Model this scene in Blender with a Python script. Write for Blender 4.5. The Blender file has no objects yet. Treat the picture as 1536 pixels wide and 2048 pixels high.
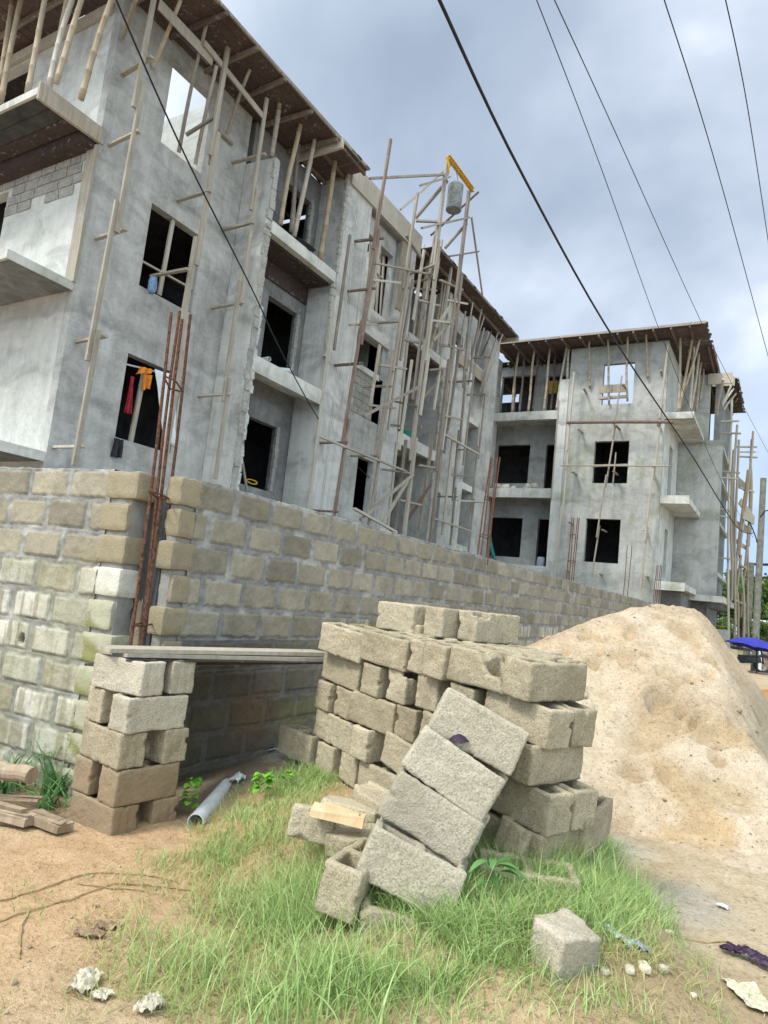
import bpy, math, random
import numpy as np
from mathutils import Vector, Matrix, noise as mnoise
SC = bpy.context.scene
COL = SC.collection
rng = random.Random(7)
# ---------------------------------------------------------------- camera, sky, sun, exposure
F = 1360.0; PITCH = math.radians(6.98); ROLL = math.radians(6.15); YAW = math.radians(31.0); EYE = 1.6
CAMP = np.array([0.0, 0.0, EYE])
_f0 = np.array([-math.sin(YAW), math.cos(YAW), 0.0]); _x0 = np.array([math.cos(YAW), math.sin(YAW), 0.0]); _z = np.array([0, 0, 1.0])
FWD = math.cos(PITCH) * _f0 + math.sin(PITCH) * _z
_u0 = -math.sin(PITCH) * _f0 + math.cos(PITCH) * _z
RGT = math.cos(ROLL) * _x0 + math.sin(ROLL) * _u0
UPV = -math.sin(ROLL) * _x0 + math.cos(ROLL) * _u0
cd = bpy.data.cameras.new('camera'); cam = bpy.data.objects.new('camera', cd); COL.objects.link(cam)
cd.sensor_fit = 'VERTICAL'; cd.sensor_height = 36.0; cd.lens = F * 36.0 / 2048.0
cd.clip_start = 0.05; cd.clip_end = 2000.0
M = Matrix.Identity(4)
for i in range(3):
    M[i][0] = RGT[i]; M[i][1] = UPV[i]; M[i][2] = -FWD[i]; M[i][3] = CAMP[i]
cam.matrix_world = M
SC.camera = cam
SC.render.resolution_x = 768; SC.render.resolution_y = 1024
SC.view_settings.view_transform = 'Standard'; SC.view_settings.look = 'None'
SC.view_settings.exposure = 1.0; SC.view_settings.gamma = 1.0
SUN_DIR = Vector((-0.28, -0.55, 0.79)).normalized()       # direction towards the sun: behind the camera, high
sun_el = math.asin(SUN_DIR.z); sun_az = math.atan2(SUN_DIR.x, SUN_DIR.y)
sd = bpy.data.lights.new('sun', 'SUN'); sd.energy = 1.7; sd.angle = math.radians(12); sd.color = (1.0, 0.95, 0.86)
so = bpy.data.objects.new('sun', sd); COL.objects.link(so)
so.rotation_euler = SUN_DIR.to_track_quat('Z', 'Y').to_euler()

class NT:
    def __init__(s, tree): s.t = tree; s.n = tree.nodes; s.l = tree.links
    def add(s, typ, **kw):
        nd = s.n.new(typ)
        for k, v in kw.items():
            if k == 'ins':
                for a, b in v.items():
                    if hasattr(b, 'is_output') or isinstance(b, bpy.types.NodeSocket): s.l.new(b, nd.inputs[a])
                    else: nd.inputs[a].default_value = b
            else: setattr(nd, k, v)
        return nd
    def noise(s, vec, scale, detail=4, rough=0.55, dist=0.0):
        nd = s.add('ShaderNodeTexNoise', ins={'Vector': vec, 'Scale': scale, 'Detail': detail, 'Roughness': rough, 'Distortion': dist}); return nd.outputs[0]
    def ramp(s, fac, stops, interp='LINEAR'):
        nd = s.add('ShaderNodeValToRGB', ins={'Fac': fac}); cr = nd.color_ramp; cr.interpolation = interp
        while len(cr.elements) < len(stops): cr.elements.new(0.5)
        for e, (p, c) in zip(cr.elements, stops):
            e.position = p; e.color = (c[0], c[1], c[2], 1) if isinstance(c, (tuple, list)) else (c, c, c, 1)
        return nd.outputs[0]
    def mix(s, fac, a, b, mode='MIX'):
        nd = s.add('ShaderNodeMix', data_type='RGBA', blend_type=mode)
        for k, v in ((0, fac), (6, a), (7, b)):
            if isinstance(v, bpy.types.NodeSocket): s.l.new(v, nd.inputs[k])
            elif k == 0: nd.inputs[0].default_value = v
            else: nd.inputs[k].default_value = (v[0], v[1], v[2], 1)
        return nd.outputs[2]
    def math(s, op, a, b=0.0, clamp=False):
        nd = s.add('ShaderNodeMath', operation=op, use_clamp=clamp)
        for k, v in ((0, a), (1, b)):
            if isinstance(v, bpy.types.NodeSocket): s.l.new(v, nd.inputs[k])
            else: nd.inputs[k].default_value = v
        return nd.outputs[0]
    def mapping(s, vec, scale=(1, 1, 1), loc=(0, 0, 0), rot=(0, 0, 0)):
        nd = s.add('ShaderNodeMapping', ins={'Vector': vec, 'Scale': scale, 'Location': loc, 'Rotation': rot}); return nd.outputs[0]

W = bpy.data.worlds.new('World'); SC.world = W; W.use_nodes = True
nt = NT(W.node_tree); nt.n.clear()
wo = nt.add('ShaderNodeOutputWorld')
sky = nt.add('ShaderNodeTexSky', sky_type='NISHITA', sun_disc=False, sun_elevation=sun_el, sun_rotation=sun_az, air_density=1.2, dust_density=2.0)
bg1 = nt.add('ShaderNodeBackground', ins={'Color': sky.outputs[0], 'Strength': 0.10})
tc = nt.add('ShaderNodeTexCoord')
dirv = tc.outputs['Generated']
sep = nt.add('ShaderNodeSeparateXYZ', ins={0: dirv})
zc = nt.math('MAXIMUM', sep.outputs[2], 0.0)
zp = nt.math('ADD', zc, 0.28)
px_ = nt.math('DIVIDE', sep.outputs[0], zp); py_ = nt.math('DIVIDE', sep.outputs[1], zp)
cv = nt.add('ShaderNodeCombineXYZ', ins={0: px_, 1: py_, 2: 0.0}).outputs[0]
n1 = nt.noise(cv, 1.0, 6, 0.52, 0.45)
n2 = nt.noise(cv, 2.1, 4, 0.5, 0.2)
nn = nt.math('ADD', nt.math('MULTIPLY', n1, 0.75), nt.math('MULTIPLY', n2, 0.25))
cloud = nt.ramp(nn, [(0.39, (0.29, 0.355, 0.45)), (0.46, (0.38, 0.445, 0.545)), (0.53, (0.54, 0.605, 0.71)), (0.60, (0.90, 0.95, 1.04))])
low = nt.ramp(zc, [(0.0, (0.36, 0.55, 0.86)), (0.10, (0.38, 0.57, 0.86)), (0.30, (0.47, 0.61, 0.83)), (0.52, (0.54, 0.61, 0.74))])
lowf = nt.ramp(zc, [(0.05, 0.85), (0.24, 0.42), (0.42, 0.04)])
skyc = nt.mix(lowf, cloud, low)
vd = nt.add('ShaderNodeVectorMath', operation='DOT_PRODUCT', ins={0: dirv, 1: tuple(SUN_DIR)})
vd2 = nt.add('ShaderNodeVectorMath', operation='DOT_PRODUCT', ins={0: dirv, 1: tuple(Vector((0.62, -0.62, 0.48)).normalized())})  # unseen bright sky patch added behind right to fill the facade
glow = nt.math('ADD', nt.ramp(vd.outputs['Value'], [(0.30, 0.0), (0.62, 0.35), (1.0, 1.0)]), nt.ramp(vd2.outputs['Value'], [(0.12, 0.0), (0.55, 0.8), (1.0, 1.0)]))
gain = nt.math('ADD', nt.math('MULTIPLY', glow, 1.2), 1.0)
gwarm = nt.math('ADD', nt.math('MULTIPLY', glow, 0.92), 1.0)
skyg = nt.mix(1.0, skyc, nt.add('ShaderNodeCombineColor', ins={0: nt.math('MULTIPLY', gain, 1.0), 1: gain, 2: gwarm}).outputs[0], 'MULTIPLY')
bg2 = nt.add('ShaderNodeBackground', ins={'Color': skyg, 'Strength': 0.70})
mx = nt.add('ShaderNodeMixShader', ins={0: 0.9, 1: bg1.outputs[0], 2: bg2.outputs[0]})
nt.l.new(mx.outputs[0], wo.inputs[0])

# ---------------------------------------------------------------- geometry helpers
def ray(px, py): return (px - 768) / F * RGT - (py - 1024) / F * UPV + FWD
def at(px, py, ax, val):                      # point of the plane x/y/z = val on a sight line
    d = ray(px, py); t = (val - CAMP[ax]) / d[ax]; p = CAMP + t * d; return Vector(p)
def dep(px, py, t): return Vector(CAMP + t * ray(px, py))
def V(*a): return Vector(a)

def h2(ix, iy, seed):
    n = (ix.astype(np.int64) * 374761393 + iy.astype(np.int64) * 668265263 + seed * 1442695041) & 0xffffffff
    n = ((n ^ (n >> 13)) * 1274126177) & 0xffffffff
    return ((n ^ (n >> 16)) & 0xffffff) / float(0xffffff)
def vnoise(x, y, seed=0):
    x = np.asarray(x, float); y = np.asarray(y, float)
    ix = np.floor(x); iy = np.floor(y); fx = x - ix; fy = y - iy
    fx = fx * fx * (3 - 2 * fx); fy = fy * fy * (3 - 2 * fy)
    a = h2(ix, iy, seed); b = h2(ix + 1, iy, seed); c = h2(ix, iy + 1, seed); d = h2(ix + 1, iy + 1, seed)
    return (a + (b - a) * fx) * (1 - fy) + (c + (d - c) * fx) * fy
def fbm(x, y, seed=0, oct=4):
    s = 0; a = 0.5; t = 0
    for o in range(oct):
        s = s + a * vnoise(x * 2 ** o + 13.7 * o, y * 2 ** o + 7.1 * o, seed + o * 17); t += a; a *= 0.5
    return s / t - 0.5
def sstep(e0, e1, x):
    t = np.clip((x - e0) / (e1 - e0), 0, 1); return t * t * (3 - 2 * t)

OFF = {}
def tag(o, label=None, cat=None, group=None, kind=None):
    if label: o['label'] = label
    if cat: o['category'] = cat
    if group: o['group'] = group
    if kind: o['kind'] = kind
    return o
def empty(name, loc, label, cat, group=None):
    o = bpy.data.objects.new(name, None); COL.objects.link(o); o.location = loc; o.empty_display_size = 0.2
    OFF[o.name] = Vector(loc); return tag(o, label, cat, group)
class MB:
    def __init__(s): s.v = []; s.f = []; s.mi = []
    def quadbox(s, c8, mi=0):
        b = len(s.v); s.v += [tuple(p) for p in c8]
        for f in ((0, 3, 2, 1), (4, 5, 6, 7), (0, 1, 5, 4), (1, 2, 6, 5), (2, 3, 7, 6), (3, 0, 4, 7)):
            s.f.append(tuple(b + i for i in f)); s.mi.append(mi)
    def box(s, x0, x1, y0, y1, z0, z1, mi=0, j=0.0):
        r = lambda: rng.uniform(-j, j) if j else 0
        s.quadbox([(x0 + r(), y0 + r(), z0 + r()), (x1 + r(), y0 + r(), z0 + r()), (x1 + r(), y1 + r(), z0 + r()), (x0 + r(), y1 + r(), z0 + r()),
                   (x0 + r(), y0 + r(), z1 + r()), (x1 + r(), y0 + r(), z1 + r()), (x1 + r(), y1 + r(), z1 + r()), (x0 + r(), y1 + r(), z1 + r())], mi); return s
    def bar(s, p, q, w, h=None, side=None, mi=0, j=0.003):
        p = Vector(p); q = Vector(q); h = h or w; d = (q - p).normalized()
        sd_ = Vector(side) if side else (Vector((0, 0, 1)) if abs(d.z) < 0.8 else Vector((1, 0, 0)))
        a = d.cross(sd_).normalized(); b = a.cross(d).normalized()
        c = []
        for e in (p, q):
            for sa, sb in ((-1, -1), (1, -1), (1, 1), (-1, 1)):
                c.append(e + a * (sa * w / 2 + rng.uniform(-j, j)) + b * (sb * h / 2 + rng.uniform(-j, j)))
        s.quadbox(c, mi); return s
    def tube(s, pts, r, n=8, cap=True, mi=0):
        pts = [Vector(p) for p in pts]; rr = r if isinstance(r, (list, tuple)) else [r] * len(pts)
        b0 = len(s.v); up = None
        for i, p in enumerate(pts):
            d = (pts[min(i + 1, len(pts) - 1)] - pts[max(i - 1, 0)]).normalized()
            if up is None: up = Vector((0, 0, 1)) if abs(d.z) < 0.9 else Vector((1, 0, 0))
            a = d.cross(up).normalized(); b = a.cross(d).normalized(); up = b
            for k in range(n):
                t = 2 * math.pi * k / n; s.v.append(tuple(p + (a * math.cos(t) + b * math.sin(t)) * rr[i]))
        for i in range(len(pts) - 1):
            for k in range(n):
                k2 = (k + 1) % n
                s.f.append((b0 + i * n + k, b0 + i * n + k2, b0 + (i + 1) * n + k2, b0 + (i + 1) * n + k)); s.mi.append(mi)
        if cap:
            s.f.append(tuple(b0 + k for k in reversed(range(n)))); s.mi.append(mi)
            s.f.append(tuple(b0 + (len(pts) - 1) * n + k for k in range(n))); s.mi.append(mi)
        return s
    def face(s, pts, mi=0):
        b = len(s.v); s.v += [tuple(p) for p in pts]; s.f.append(tuple(range(b, b + len(pts)))); s.mi.append(mi); return s
    def build(s, name, mat, parent=None, smooth=False, origin=None, root=None):
        off = Vector((0, 0, 0))
        if parent is not None: off = OFF.get(parent.name, Vector((0, 0, 0)))
        elif origin is not None: off = Vector(origin)
        me = bpy.data.meshes.new(name)
        me.from_pydata([(v[0] - off.x, v[1] - off.y, v[2] - off.z) for v in s.v], [], s.f)
        mats = mat if isinstance(mat, (list, tuple)) else [mat]
        for m in mats: me.materials.append(m)
        if len(mats) > 1: me.polygons.foreach_set('material_index', s.mi)
        if smooth: me.polygons.foreach_set('use_smooth', [True] * len(s.f))
        me.update()
        o = bpy.data.objects.new(name, me); COL.objects.link(o)
        if parent is not None:
            o.parent = parent; OFF[o.name] = off
            if parent.data is not None: o.location = (0, 0, 0)
        else:
            o.location = off; OFF[o.name] = off
        return o
def mesh_np(name, verts, faces, mat, smooth=True, attr=None):
    me = bpy.data.meshes.new(name)
    nv = len(verts); k = faces.shape[1]; nf = len(faces)
    me.vertices.add(nv); me.vertices.foreach_set('co', np.ascontiguousarray(verts, np.float32).ravel())
    me.loops.add(nf * k); me.loops.foreach_set('vertex_index', np.ascontiguousarray(faces, np.int32).ravel())
    me.polygons.add(nf); me.polygons.foreach_set('loop_start', np.arange(0, nf * k, k, dtype=np.int32))
    me.polygons.foreach_set('loop_total', np.full(nf, k, np.int32))
    if smooth: me.polygons.foreach_set('use_smooth', np.ones(nf, bool))
    for m in (mat if isinstance(mat, (list, tuple)) else [mat]): me.materials.append(m)
    me.update(calc_edges=True)
    if attr is not None:
        a = me.color_attributes.new('tint', 'FLOAT_COLOR', 'POINT'); a.data.foreach_set('color', np.ascontiguousarray(attr, np.float32).ravel())
    return me
def link(name, me, parent=None, loc=(0, 0, 0)):
    o = bpy.data.objects.new(name, me); COL.objects.link(o); o.location = loc
    if parent is not None: o.parent = parent
    return o
def grid_faces(nu, nv):
    i = np.arange(nu - 1)[:, None]; j = np.arange(nv - 1)[None, :]
    a = i * nv + j; return np.stack([a, a + nv, a + nv + 1, a + 1], -1).reshape(-1, 4)

# wall with rectangular openings; axis 'x' = panel in plane x (u = y), 'y' = panel in plane y (u = x); t = thickness going inwards (signed)
def panel(mb, axis, pos, u0, u1, z0, z1, holes=(), t=-0.2):
    us = sorted({u0, u1} | {h[0] for h in holes} | {h[1] for h in holes}); zs = sorted({z0, z1} | {h[2] for h in holes} | {h[3] for h in holes})
    us = [u for u in us if u0 <= u <= u1]; zs = [z for z in zs if z0 <= z <= z1]
    def P(u, z, d): return (pos + d, u, z) if axis == 'x' else (u, pos + d, z)
    S = {}
    for i in range(len(us) - 1):
        for k in range(len(zs) - 1):
            cu = (us[i] + us[i + 1]) / 2; cz = (zs[k] + zs[k + 1]) / 2
            S[i, k] = not any(h[0] < cu < h[1] and h[2] < cz < h[3] for h in holes)
    for (i, k), sol in S.items():
        if not sol: continue
        a, b, c, d = us[i], us[i + 1], zs[k], zs[k + 1]
        mb.face([P(a, c, 0), P(b, c, 0), P(b, d, 0), P(a, d, 0)]); mb.face([P(a, c, t), P(a, d, t), P(b, d, t), P(b, c, t)])
        for (di, dk, e) in ((-1, 0, ((a, c), (a, d))), (1, 0, ((b, c), (b, d))), (0, -1, ((a, c), (b, c))), (0, 1, ((a, d), (b, d)))):
            if not S.get((i + di, k + dk), False):
                (p, q), (r, w) = e; mb.face([P(p, q, 0), P(r, w, 0), P(r, w, t), P(p, q, t)])
    return mb
# ---------------------------------------------------------------- materials
def new_mat(name, rough=0.9):
    m = bpy.data.materials.new(name); m.use_nodes = True; n = NT(m.node_tree)
    b = n.n['Principled BSDF']; b.inputs['Roughness'].default_value = rough; b.inputs['Specular IOR Level'].default_value = 0.25
    return m, n, b
def bump(n, b, h, strength=0.5, dist=0.01, prev=None):
    nd = n.add('ShaderNodeBump', ins={'Height': h, 'Strength': strength, 'Distance': dist})
    if prev is not None: n.l.new(prev, nd.inputs['Normal'])
    n.l.new(nd.outputs[0], b.inputs['Normal']); return nd.outputs[0]
def pos(n): return n.add('ShaderNodeNewGeometry').outputs['Position']
def orand(n): return n.add('ShaderNodeObjectInfo').outputs['Random']

def mat_plaster(name, lo, mid, hi, moss=0.0, seed=0.0, streak=0.5):
    m, n, b = new_mat(name, 0.92); p = n.mapping(pos(n), loc=(seed, seed * 2, seed * .7))
    big = n.noise(p, 0.55, 6, 0.62, 0.6); med = n.noise(p, 2.3, 6, 0.65, 0.9); fin = n.noise(p, 17, 5, 0.7)
    st = n.noise(n.mapping(p, scale=(5, 5, 0.35)), 1.0, 5, 0.6, 0.3)
    f = n.math('ADD', n.math('MULTIPLY', big, 0.42), n.math('MULTIPLY', med, 0.34))
    f = n.math('ADD', f, n.math('MULTIPLY', st, 0.18 * streak * 2)); f = n.math('ADD', f, n.math('MULTIPLY', fin, 0.10))
    c = n.ramp(f, [(0.36, lo), (0.50, mid), (0.66, hi)])
    # trowel sweeps: curved pale scratches
    sw = n.noise(n.mapping(p, scale=(1, 1, 2.2), rot=(0.5, 0.4, 0)), 3.5, 3, 0.5, 3.0)
    c = n.mix(n.ramp(sw, [(0.54, 0.0), (0.62, 0.22), (0.70, 0.0)]), c, hi)
    damp = n.noise(n.mapping(p, scale=(1, 1, 1.5), loc=(3, 1, 7)), 0.9, 5, 0.6, 1.2)
    c = n.mix(n.ramp(damp, [(0.52, 0.0), (0.62, 0.30), (0.78, 0.55)]), c, tuple(0.66 * x for x in lo))
    run = n.noise(n.mapping(p, scale=(5, 5, 0.35), loc=(4, 8, 1)), 1.0, 5, 0.65, 0.9); c = n.mix(n.ramp(run, [(0.52, 0.0), (0.72, 0.20)]), c, tuple(0.75 * x for x in lo)); c = n.mix(n.ramp(run, [(0.26, 0.22), (0.44, 0.0)]), c, hi)
    zz_ = n.add('ShaderNodeSeparateXYZ', ins={0: pos(n)}).outputs[2]; jn = n.math('FRACT', n.math('DIVIDE', n.math('ADD', n.math('ADD', zz_, -3.02), n.math('MULTIPLY', med, 0.45)), 3.08))
    c = n.mix(n.math('MULTIPLY', n.ramp(jn, [(0.0, 0.0), (0.03, 1.0), (0.10, 0.6), (0.16, 0.0)]), n.ramp(big, [(0.42, 0.0), (0.6, 0.5)])), c, tuple(0.55 * x for x in lo))
    bk = n.add('ShaderNodeTexBrick', ins={'Vector': n.mapping(pos(n), rot=(math.pi / 2, 0, 0)), 'Scale': 1.0, 'Mortar Size': 0.012, 'Brick Width': 0.46, 'Row Height': 0.23, 'Mortar Smooth': 0.6, 'Color1': (0, 0, 0, 1), 'Color2': (0, 0, 0, 1), 'Mortar': (1, 1, 1, 1)}).outputs[0]
    gh = n.noise(p, 0.8, 3, 0.6); c = n.mix(n.math('MULTIPLY', bk, n.ramp(gh, [(0.52, 0.0), (0.66, 0.20)])), c, tuple(0.7 * x for x in lo))
    if moss:
        mo = n.noise(n.mapping(p, scale=(1, 1, 0.6), loc=(9, 4, 2)), 1.1, 6, 0.65, 0.5)
        c = n.mix(n.math('MULTIPLY', n.ramp(mo, [(0.52, 0.0), (0.66, 1.0)]), moss), c, (0.15, 0.17, 0.05))
    n.l.new(c, b.inputs['Base Color'])
    h = n.math('ADD', n.math('MULTIPLY', med, 0.6), n.math('MULTIPLY', fin, 0.5)); bump(n, b, h, 0.55, 0.03); return m
M_PLAST = mat_plaster('grey_cement_plaster', (0.215, 0.212, 0.205), (0.365, 0.363, 0.355), (0.55, 0.55, 0.54))
M_PALE = mat_plaster('pale_cement_plaster', (0.33, 0.335, 0.32), (0.48, 0.485, 0.47), (0.60, 0.605, 0.595), 0.10, 5.0)
M_COLUMN = mat_plaster('column_plaster', (0.21, 0.208, 0.20), (0.36, 0.358, 0.35), (0.54, 0.54, 0.53), 0.0, 9.0, 1.0)
M_DARKPL = mat_plaster('unlit_side_plaster', (0.105, 0.107, 0.110), (0.175, 0.178, 0.182), (0.29, 0.293, 0.297), 0.0, 14.0)  # shade of the recesses put into the colour; also for dark grey walls
M_WING = mat_plaster('wing_plaster', (0.22, 0.22, 0.21), (0.345, 0.345, 0.335), (0.47, 0.475, 0.465), 0.38, 3.0)
M_SLAB = mat_plaster('slab_edge_concrete', (0.28, 0.28, 0.26), (0.44, 0.44, 0.42), (0.58, 0.58, 0.56), 0.45, 21.0, 1.0)

def mat_grain(name, ca, cb, tint=None, grain=105.0, bstr=1.0, wear=None):
    m, n, b = new_mat(name, 0.95); p = pos(n); tcn = n.add('ShaderNodeTexCoord').outputs['Object']
    r = orand(n)
    pv = n.add('ShaderNodeVectorMath', operation='ADD', ins={0: tcn, 1: n.add('ShaderNodeCombineXYZ', ins={0: n.math('MULTIPLY', r, 37.0), 1: r, 2: r}).outputs[0]}).outputs[0]
    big = n.noise(pv, 5.0, 4, 0.6); g = n.noise(pv, grain, 3, 0.7); g2 = n.noise(pv, grain * 0.35, 3, 0.6)
    f = n.math('ADD', n.math('MULTIPLY', big, 0.55), n.math('MULTIPLY', r, 0.45))
    c = n.mix(n.ramp(f, [(0.25, 0.0), (0.75, 1.0)]), ca, cb)
    c = n.mix(n.ramp(g, [(0.34, 0.60), (0.49, 0.0)]), c, tuple(x * 0.40 for x in ca))
    c = n.mix(n.ramp(g, [(0.55, 0.0), (0.68, 0.4)]), c, tuple(min(1, x * 1.4) for x in cb))
    bl = n.noise(pv, 2.2, 5, 0.65, 0.6); c = n.mix(n.ramp(bl, [(0.50, 0.0), (0.64, 0.45)]), c, tuple(0.62 * x for x in ca)); c = n.mix(n.ramp(bl, [(0.32, 0.40), (0.42, 0.0)]), c, tuple(min(1, 1.18 * x) for x in cb))
    if wear:   # soil splashed on by rain: a coat that stays with the block, from its own lower courses
        wz = n.add('ShaderNodeSeparateXYZ', ins={0: p}).outputs[2]
        wn = n.math('ADD', wz, n.math('MULTIPLY', n.noise(p, 6.0, 4, 0.6), -0.5))
        c = n.mix(n.ramp(wn, [(0.0, 0.85), (0.25, 0.45), (0.50, 0.0)]), c, wear)
    n.l.new(c, b.inputs['Base Color'])
    h = n.math('ADD', n.math('MULTIPLY', g, 0.5), n.math('MULTIPLY', g2, 0.6)); bump(n, b, h, bstr, 0.012); return m
M_BLOCK = mat_grain('sandcrete_block', (0.305, 0.255, 0.175), (0.465, 0.40, 0.295))
M_BLOCKG = mat_grain('grey_sandcrete_block', (0.385, 0.34, 0.265), (0.53, 0.48, 0.395))
M_BLOCKW = mat_grain('soil_stained_block', (0.30, 0.26, 0.185), (0.43, 0.385, 0.295), wear=(0.26, 0.185, 0.115))
M_STONE = mat_grain('pale_stone', (0.42, 0.38, 0.30), (0.60, 0.54, 0.40), grain=60)
M_RUBBLE = mat_grain('broken_concrete', (0.40, 0.39, 0.34), (0.60, 0.58, 0.52), grain=40)
M_RAWBLK = mat_grain('raw_block_edge', (0.27, 0.265, 0.25), (0.42, 0.41, 0.38), grain=40)
M_ROOM = mat_plaster('unlit_room_blockwork', (0.04, 0.04, 0.042), (0.085, 0.085, 0.09), (0.16, 0.16, 0.165), 0.0, 41.0)  # near-black tone stands in for the darkness inside the rooms
M_BUCKET = mat_grain('cement_splashed_steel', (0.10, 0.105, 0.11), (0.24, 0.25, 0.25), grain=18)
M_CEMENT = mat_grain('dried_cement', (0.30, 0.31, 0.30), (0.50, 0.51, 0.50), grain=35)

def mat_wall(name):
    m, n, b = new_mat(name, 0.96); p = pos(n)
    at_ = n.add('ShaderNodeAttribute', attribute_name='tint'); c = at_.outputs['Color']; msk = at_.outputs['Alpha']
    g = n.noise(p, 120.0, 3, 0.7); g2 = n.noise(p, 45.0, 4, 0.65); med = n.noise(p, 9.0, 5, 0.65)
    c = n.mix(n.ramp(g, [(0.32, 0.6), (0.46, 0.0)]), c, n.mix(1.0, c, (0.45, 0.42, 0.38), 'MULTIPLY'))
    c = n.mix(n.ramp(g, [(0.58, 0.0), (0.70, 0.4)]), c, n.mix(1.0, c, (1.5, 1.5, 1.5), 'MULTIPLY'))
    c = n.mix(n.ramp(med, [(0.35, 0.35), (0.55, 0.0)]), c, n.mix(1.0, c, (0.62, 0.62, 0.62), 'MULTIPLY'))
    n.l.new(c, b.inputs['Base Color'])
    h = n.math('ADD', n.math('MULTIPLY', g, 0.35), n.math('MULTIPLY', g2, 0.8)); bump(n, b, h, 0.9, 0.008); return m
M_WALL = mat_wall('boundary_wall_blocks')

def mat_wood(name, ca, cb, cc=None, scale=1.0):
    m, n, b = new_mat(name, 0.85); tcn = n.add('ShaderNodeTexCoord').outputs['Object']; r = orand(n); p = pos(n)
    st = n.noise(n.mapping(p, scale=(22, 22, 2.2)), 1.0 * scale, 4, 0.65, 0.4); lo = n.noise(p, 1.3, 4, 0.6)
    f = n.math('ADD', n.math('MULTIPLY', st, 0.55), n.math('ADD', n.math('MULTIPLY', r, 0.30), n.math('MULTIPLY', lo, 0.35)))
    c = n.ramp(f, [(0.34, ca), (0.62, cb), (0.85, cc or cb)])
    spl = n.noise(p, 7.0, 5, 0.7, 0.5)   # cement splashes
    c = n.mix(n.ramp(spl, [(0.60, 0.0), (0.68, 0.55)]), c, (0.42, 0.42, 0.41))
    n.l.new(c, b.inputs['Base Color']); bump(n, b, st, 0.5, 0.004); return m
M_TIMBER = mat_wood('weathered_timber', (0.13, 0.105, 0.088), (0.245, 0.21, 0.18), (0.36, 0.325, 0.29))
M_TIMBERL = mat_wood('pale_timber', (0.22, 0.19, 0.155), (0.36, 0.325, 0.275), (0.47, 0.44, 0.395))
M_TIMBERR = mat_wood('red_brown_timber', (0.085, 0.055, 0.048), (0.16, 0.105, 0.088), (0.26, 0.20, 0.175))
M_BAMBOO = mat_wood('bamboo_pole', (0.20, 0.15, 0.10), (0.37, 0.30, 0.22), (0.48, 0.43, 0.36))
M_FORM = mat_wood('formwork_boards', (0.03, 0.022, 0.022), (0.08, 0.056, 0.054), (0.15, 0.11, 0.10))
M_BOARD = mat_wood('old_pale_board', (0.17, 0.14, 0.11), (0.33, 0.29, 0.235), (0.44, 0.40, 0.34))
M_LOG = mat_wood('rotting_wood', (0.13, 0.09, 0.06), (0.28, 0.21, 0.15), (0.42, 0.34, 0.25))
M_RAWW = mat_wood('split_raw_wood', (0.36, 0.22, 0.11), (0.55, 0.40, 0.24), (0.66, 0.55, 0.38))

def mat_plain(name, c, rough=0.6, metal=0.0, var=0.25, scale=8.0, b2=None):
    m, n, b = new_mat(name, rough); b.inputs['Metallic'].default_value = metal
    f = n.noise(pos(n), scale, 4, 0.6)
    n.l.new(n.mix(n.ramp(f, [(0.35, 0.0), (0.65, 1.0)]), tuple(x * (1 - var) for x in c), b2 or tuple(min(1, x * (1 + var)) for x in c)), b.inputs['Base Color'])
    bump(n, b, f, 0.25, 0.005); return m
M_RUST = mat_plain('rusty_steel', (0.085, 0.035, 0.022), 0.9, 0.0, 0.4, 40, (0.16, 0.075, 0.05))
M_CABLE = mat_plain('black_cable', (0.018, 0.019, 0.022), 0.6)
M_PVC = mat_plain('grey_pvc_pipe', (0.50, 0.53, 0.56), 0.4, 0, 0.12, 14)
M_POLE = mat_plain('concrete_utility_pole', (0.17, 0.17, 0.145), 0.9, 0, 0.25, 6)
M_YELLOW = mat_plain('yellow_paint', (0.55, 0.34, 0.025), 0.6, 0, 0.35, 20)
M_ORANGE = mat_plain('orange_cloth', (0.62, 0.22, 0.03), 0.9, 0, 0.2)
M_RED = mat_plain('red_cloth', (0.28, 0.02, 0.03), 0.9, 0, 0.3)
M_WHITE = mat_plain('white_cloth', (0.66, 0.72, 0.76), 0.9, 0, 0.08)
M_BLACK = mat_plain('black_cloth', (0.022, 0.020, 0.027), 0.8, 0, 0.3)
M_PURPLE = mat_plain('dark_purple_plastic', (0.035, 0.018, 0.045), 0.45, 0, 0.4)
M_BLUEBAG = mat_plain('translucent_blue_bag', (0.14, 0.22, 0.36), 0.35, 0, 0.4, 30)
M_UMB = mat_plain('blue_umbrella_cloth', (0.035, 0.04, 0.30), 0.95, 0, 0.15, 4)
M_TEAL = mat_plain('teal_plastic', (0.04, 0.27, 0.26), 0.4, 0, 0.2)
M_PAN = mat_plain('dark_steel', (0.03, 0.032, 0.036), 0.6, 0.2, 0.3)
M_BAG = mat_plain('dirty_white_plastic', (0.46, 0.42, 0.34), 0.5, 0, 0.15, 25)
M_CLEAR = mat_plain('clear_plastic_litter', (0.50, 0.53, 0.55), 0.3, 0, 0.3, 40)
M_BLUEW = mat_plain('blue_wrapper', (0.12, 0.22, 0.48), 0.4, 0, 0.5, 60, (0.55, 0.58, 0.62))
M_LEAFDRY = mat_plain('dry_leaf', (0.26, 0.18, 0.12), 0.9, 0, 0.3, 30)
M_VINE = mat_plain('dry_runner', (0.30, 0.22, 0.11), 0.9, 0, 0.3, 30)
M_REDSHEET = mat_plain('red_brown_rusty_sheet', (0.17, 0.05, 0.04), 0.8, 0, 0.5, 12, (0.38, 0.33, 0.30))
M_KIOSK = mat_plain('pale_painted_sheet', (0.58, 0.64, 0.64), 0.6, 0, 0.1)
M_GLASS = mat_plain('dull_window_glass', (0.20, 0.28, 0.27), 0.2, 0, 0.2)
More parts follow.
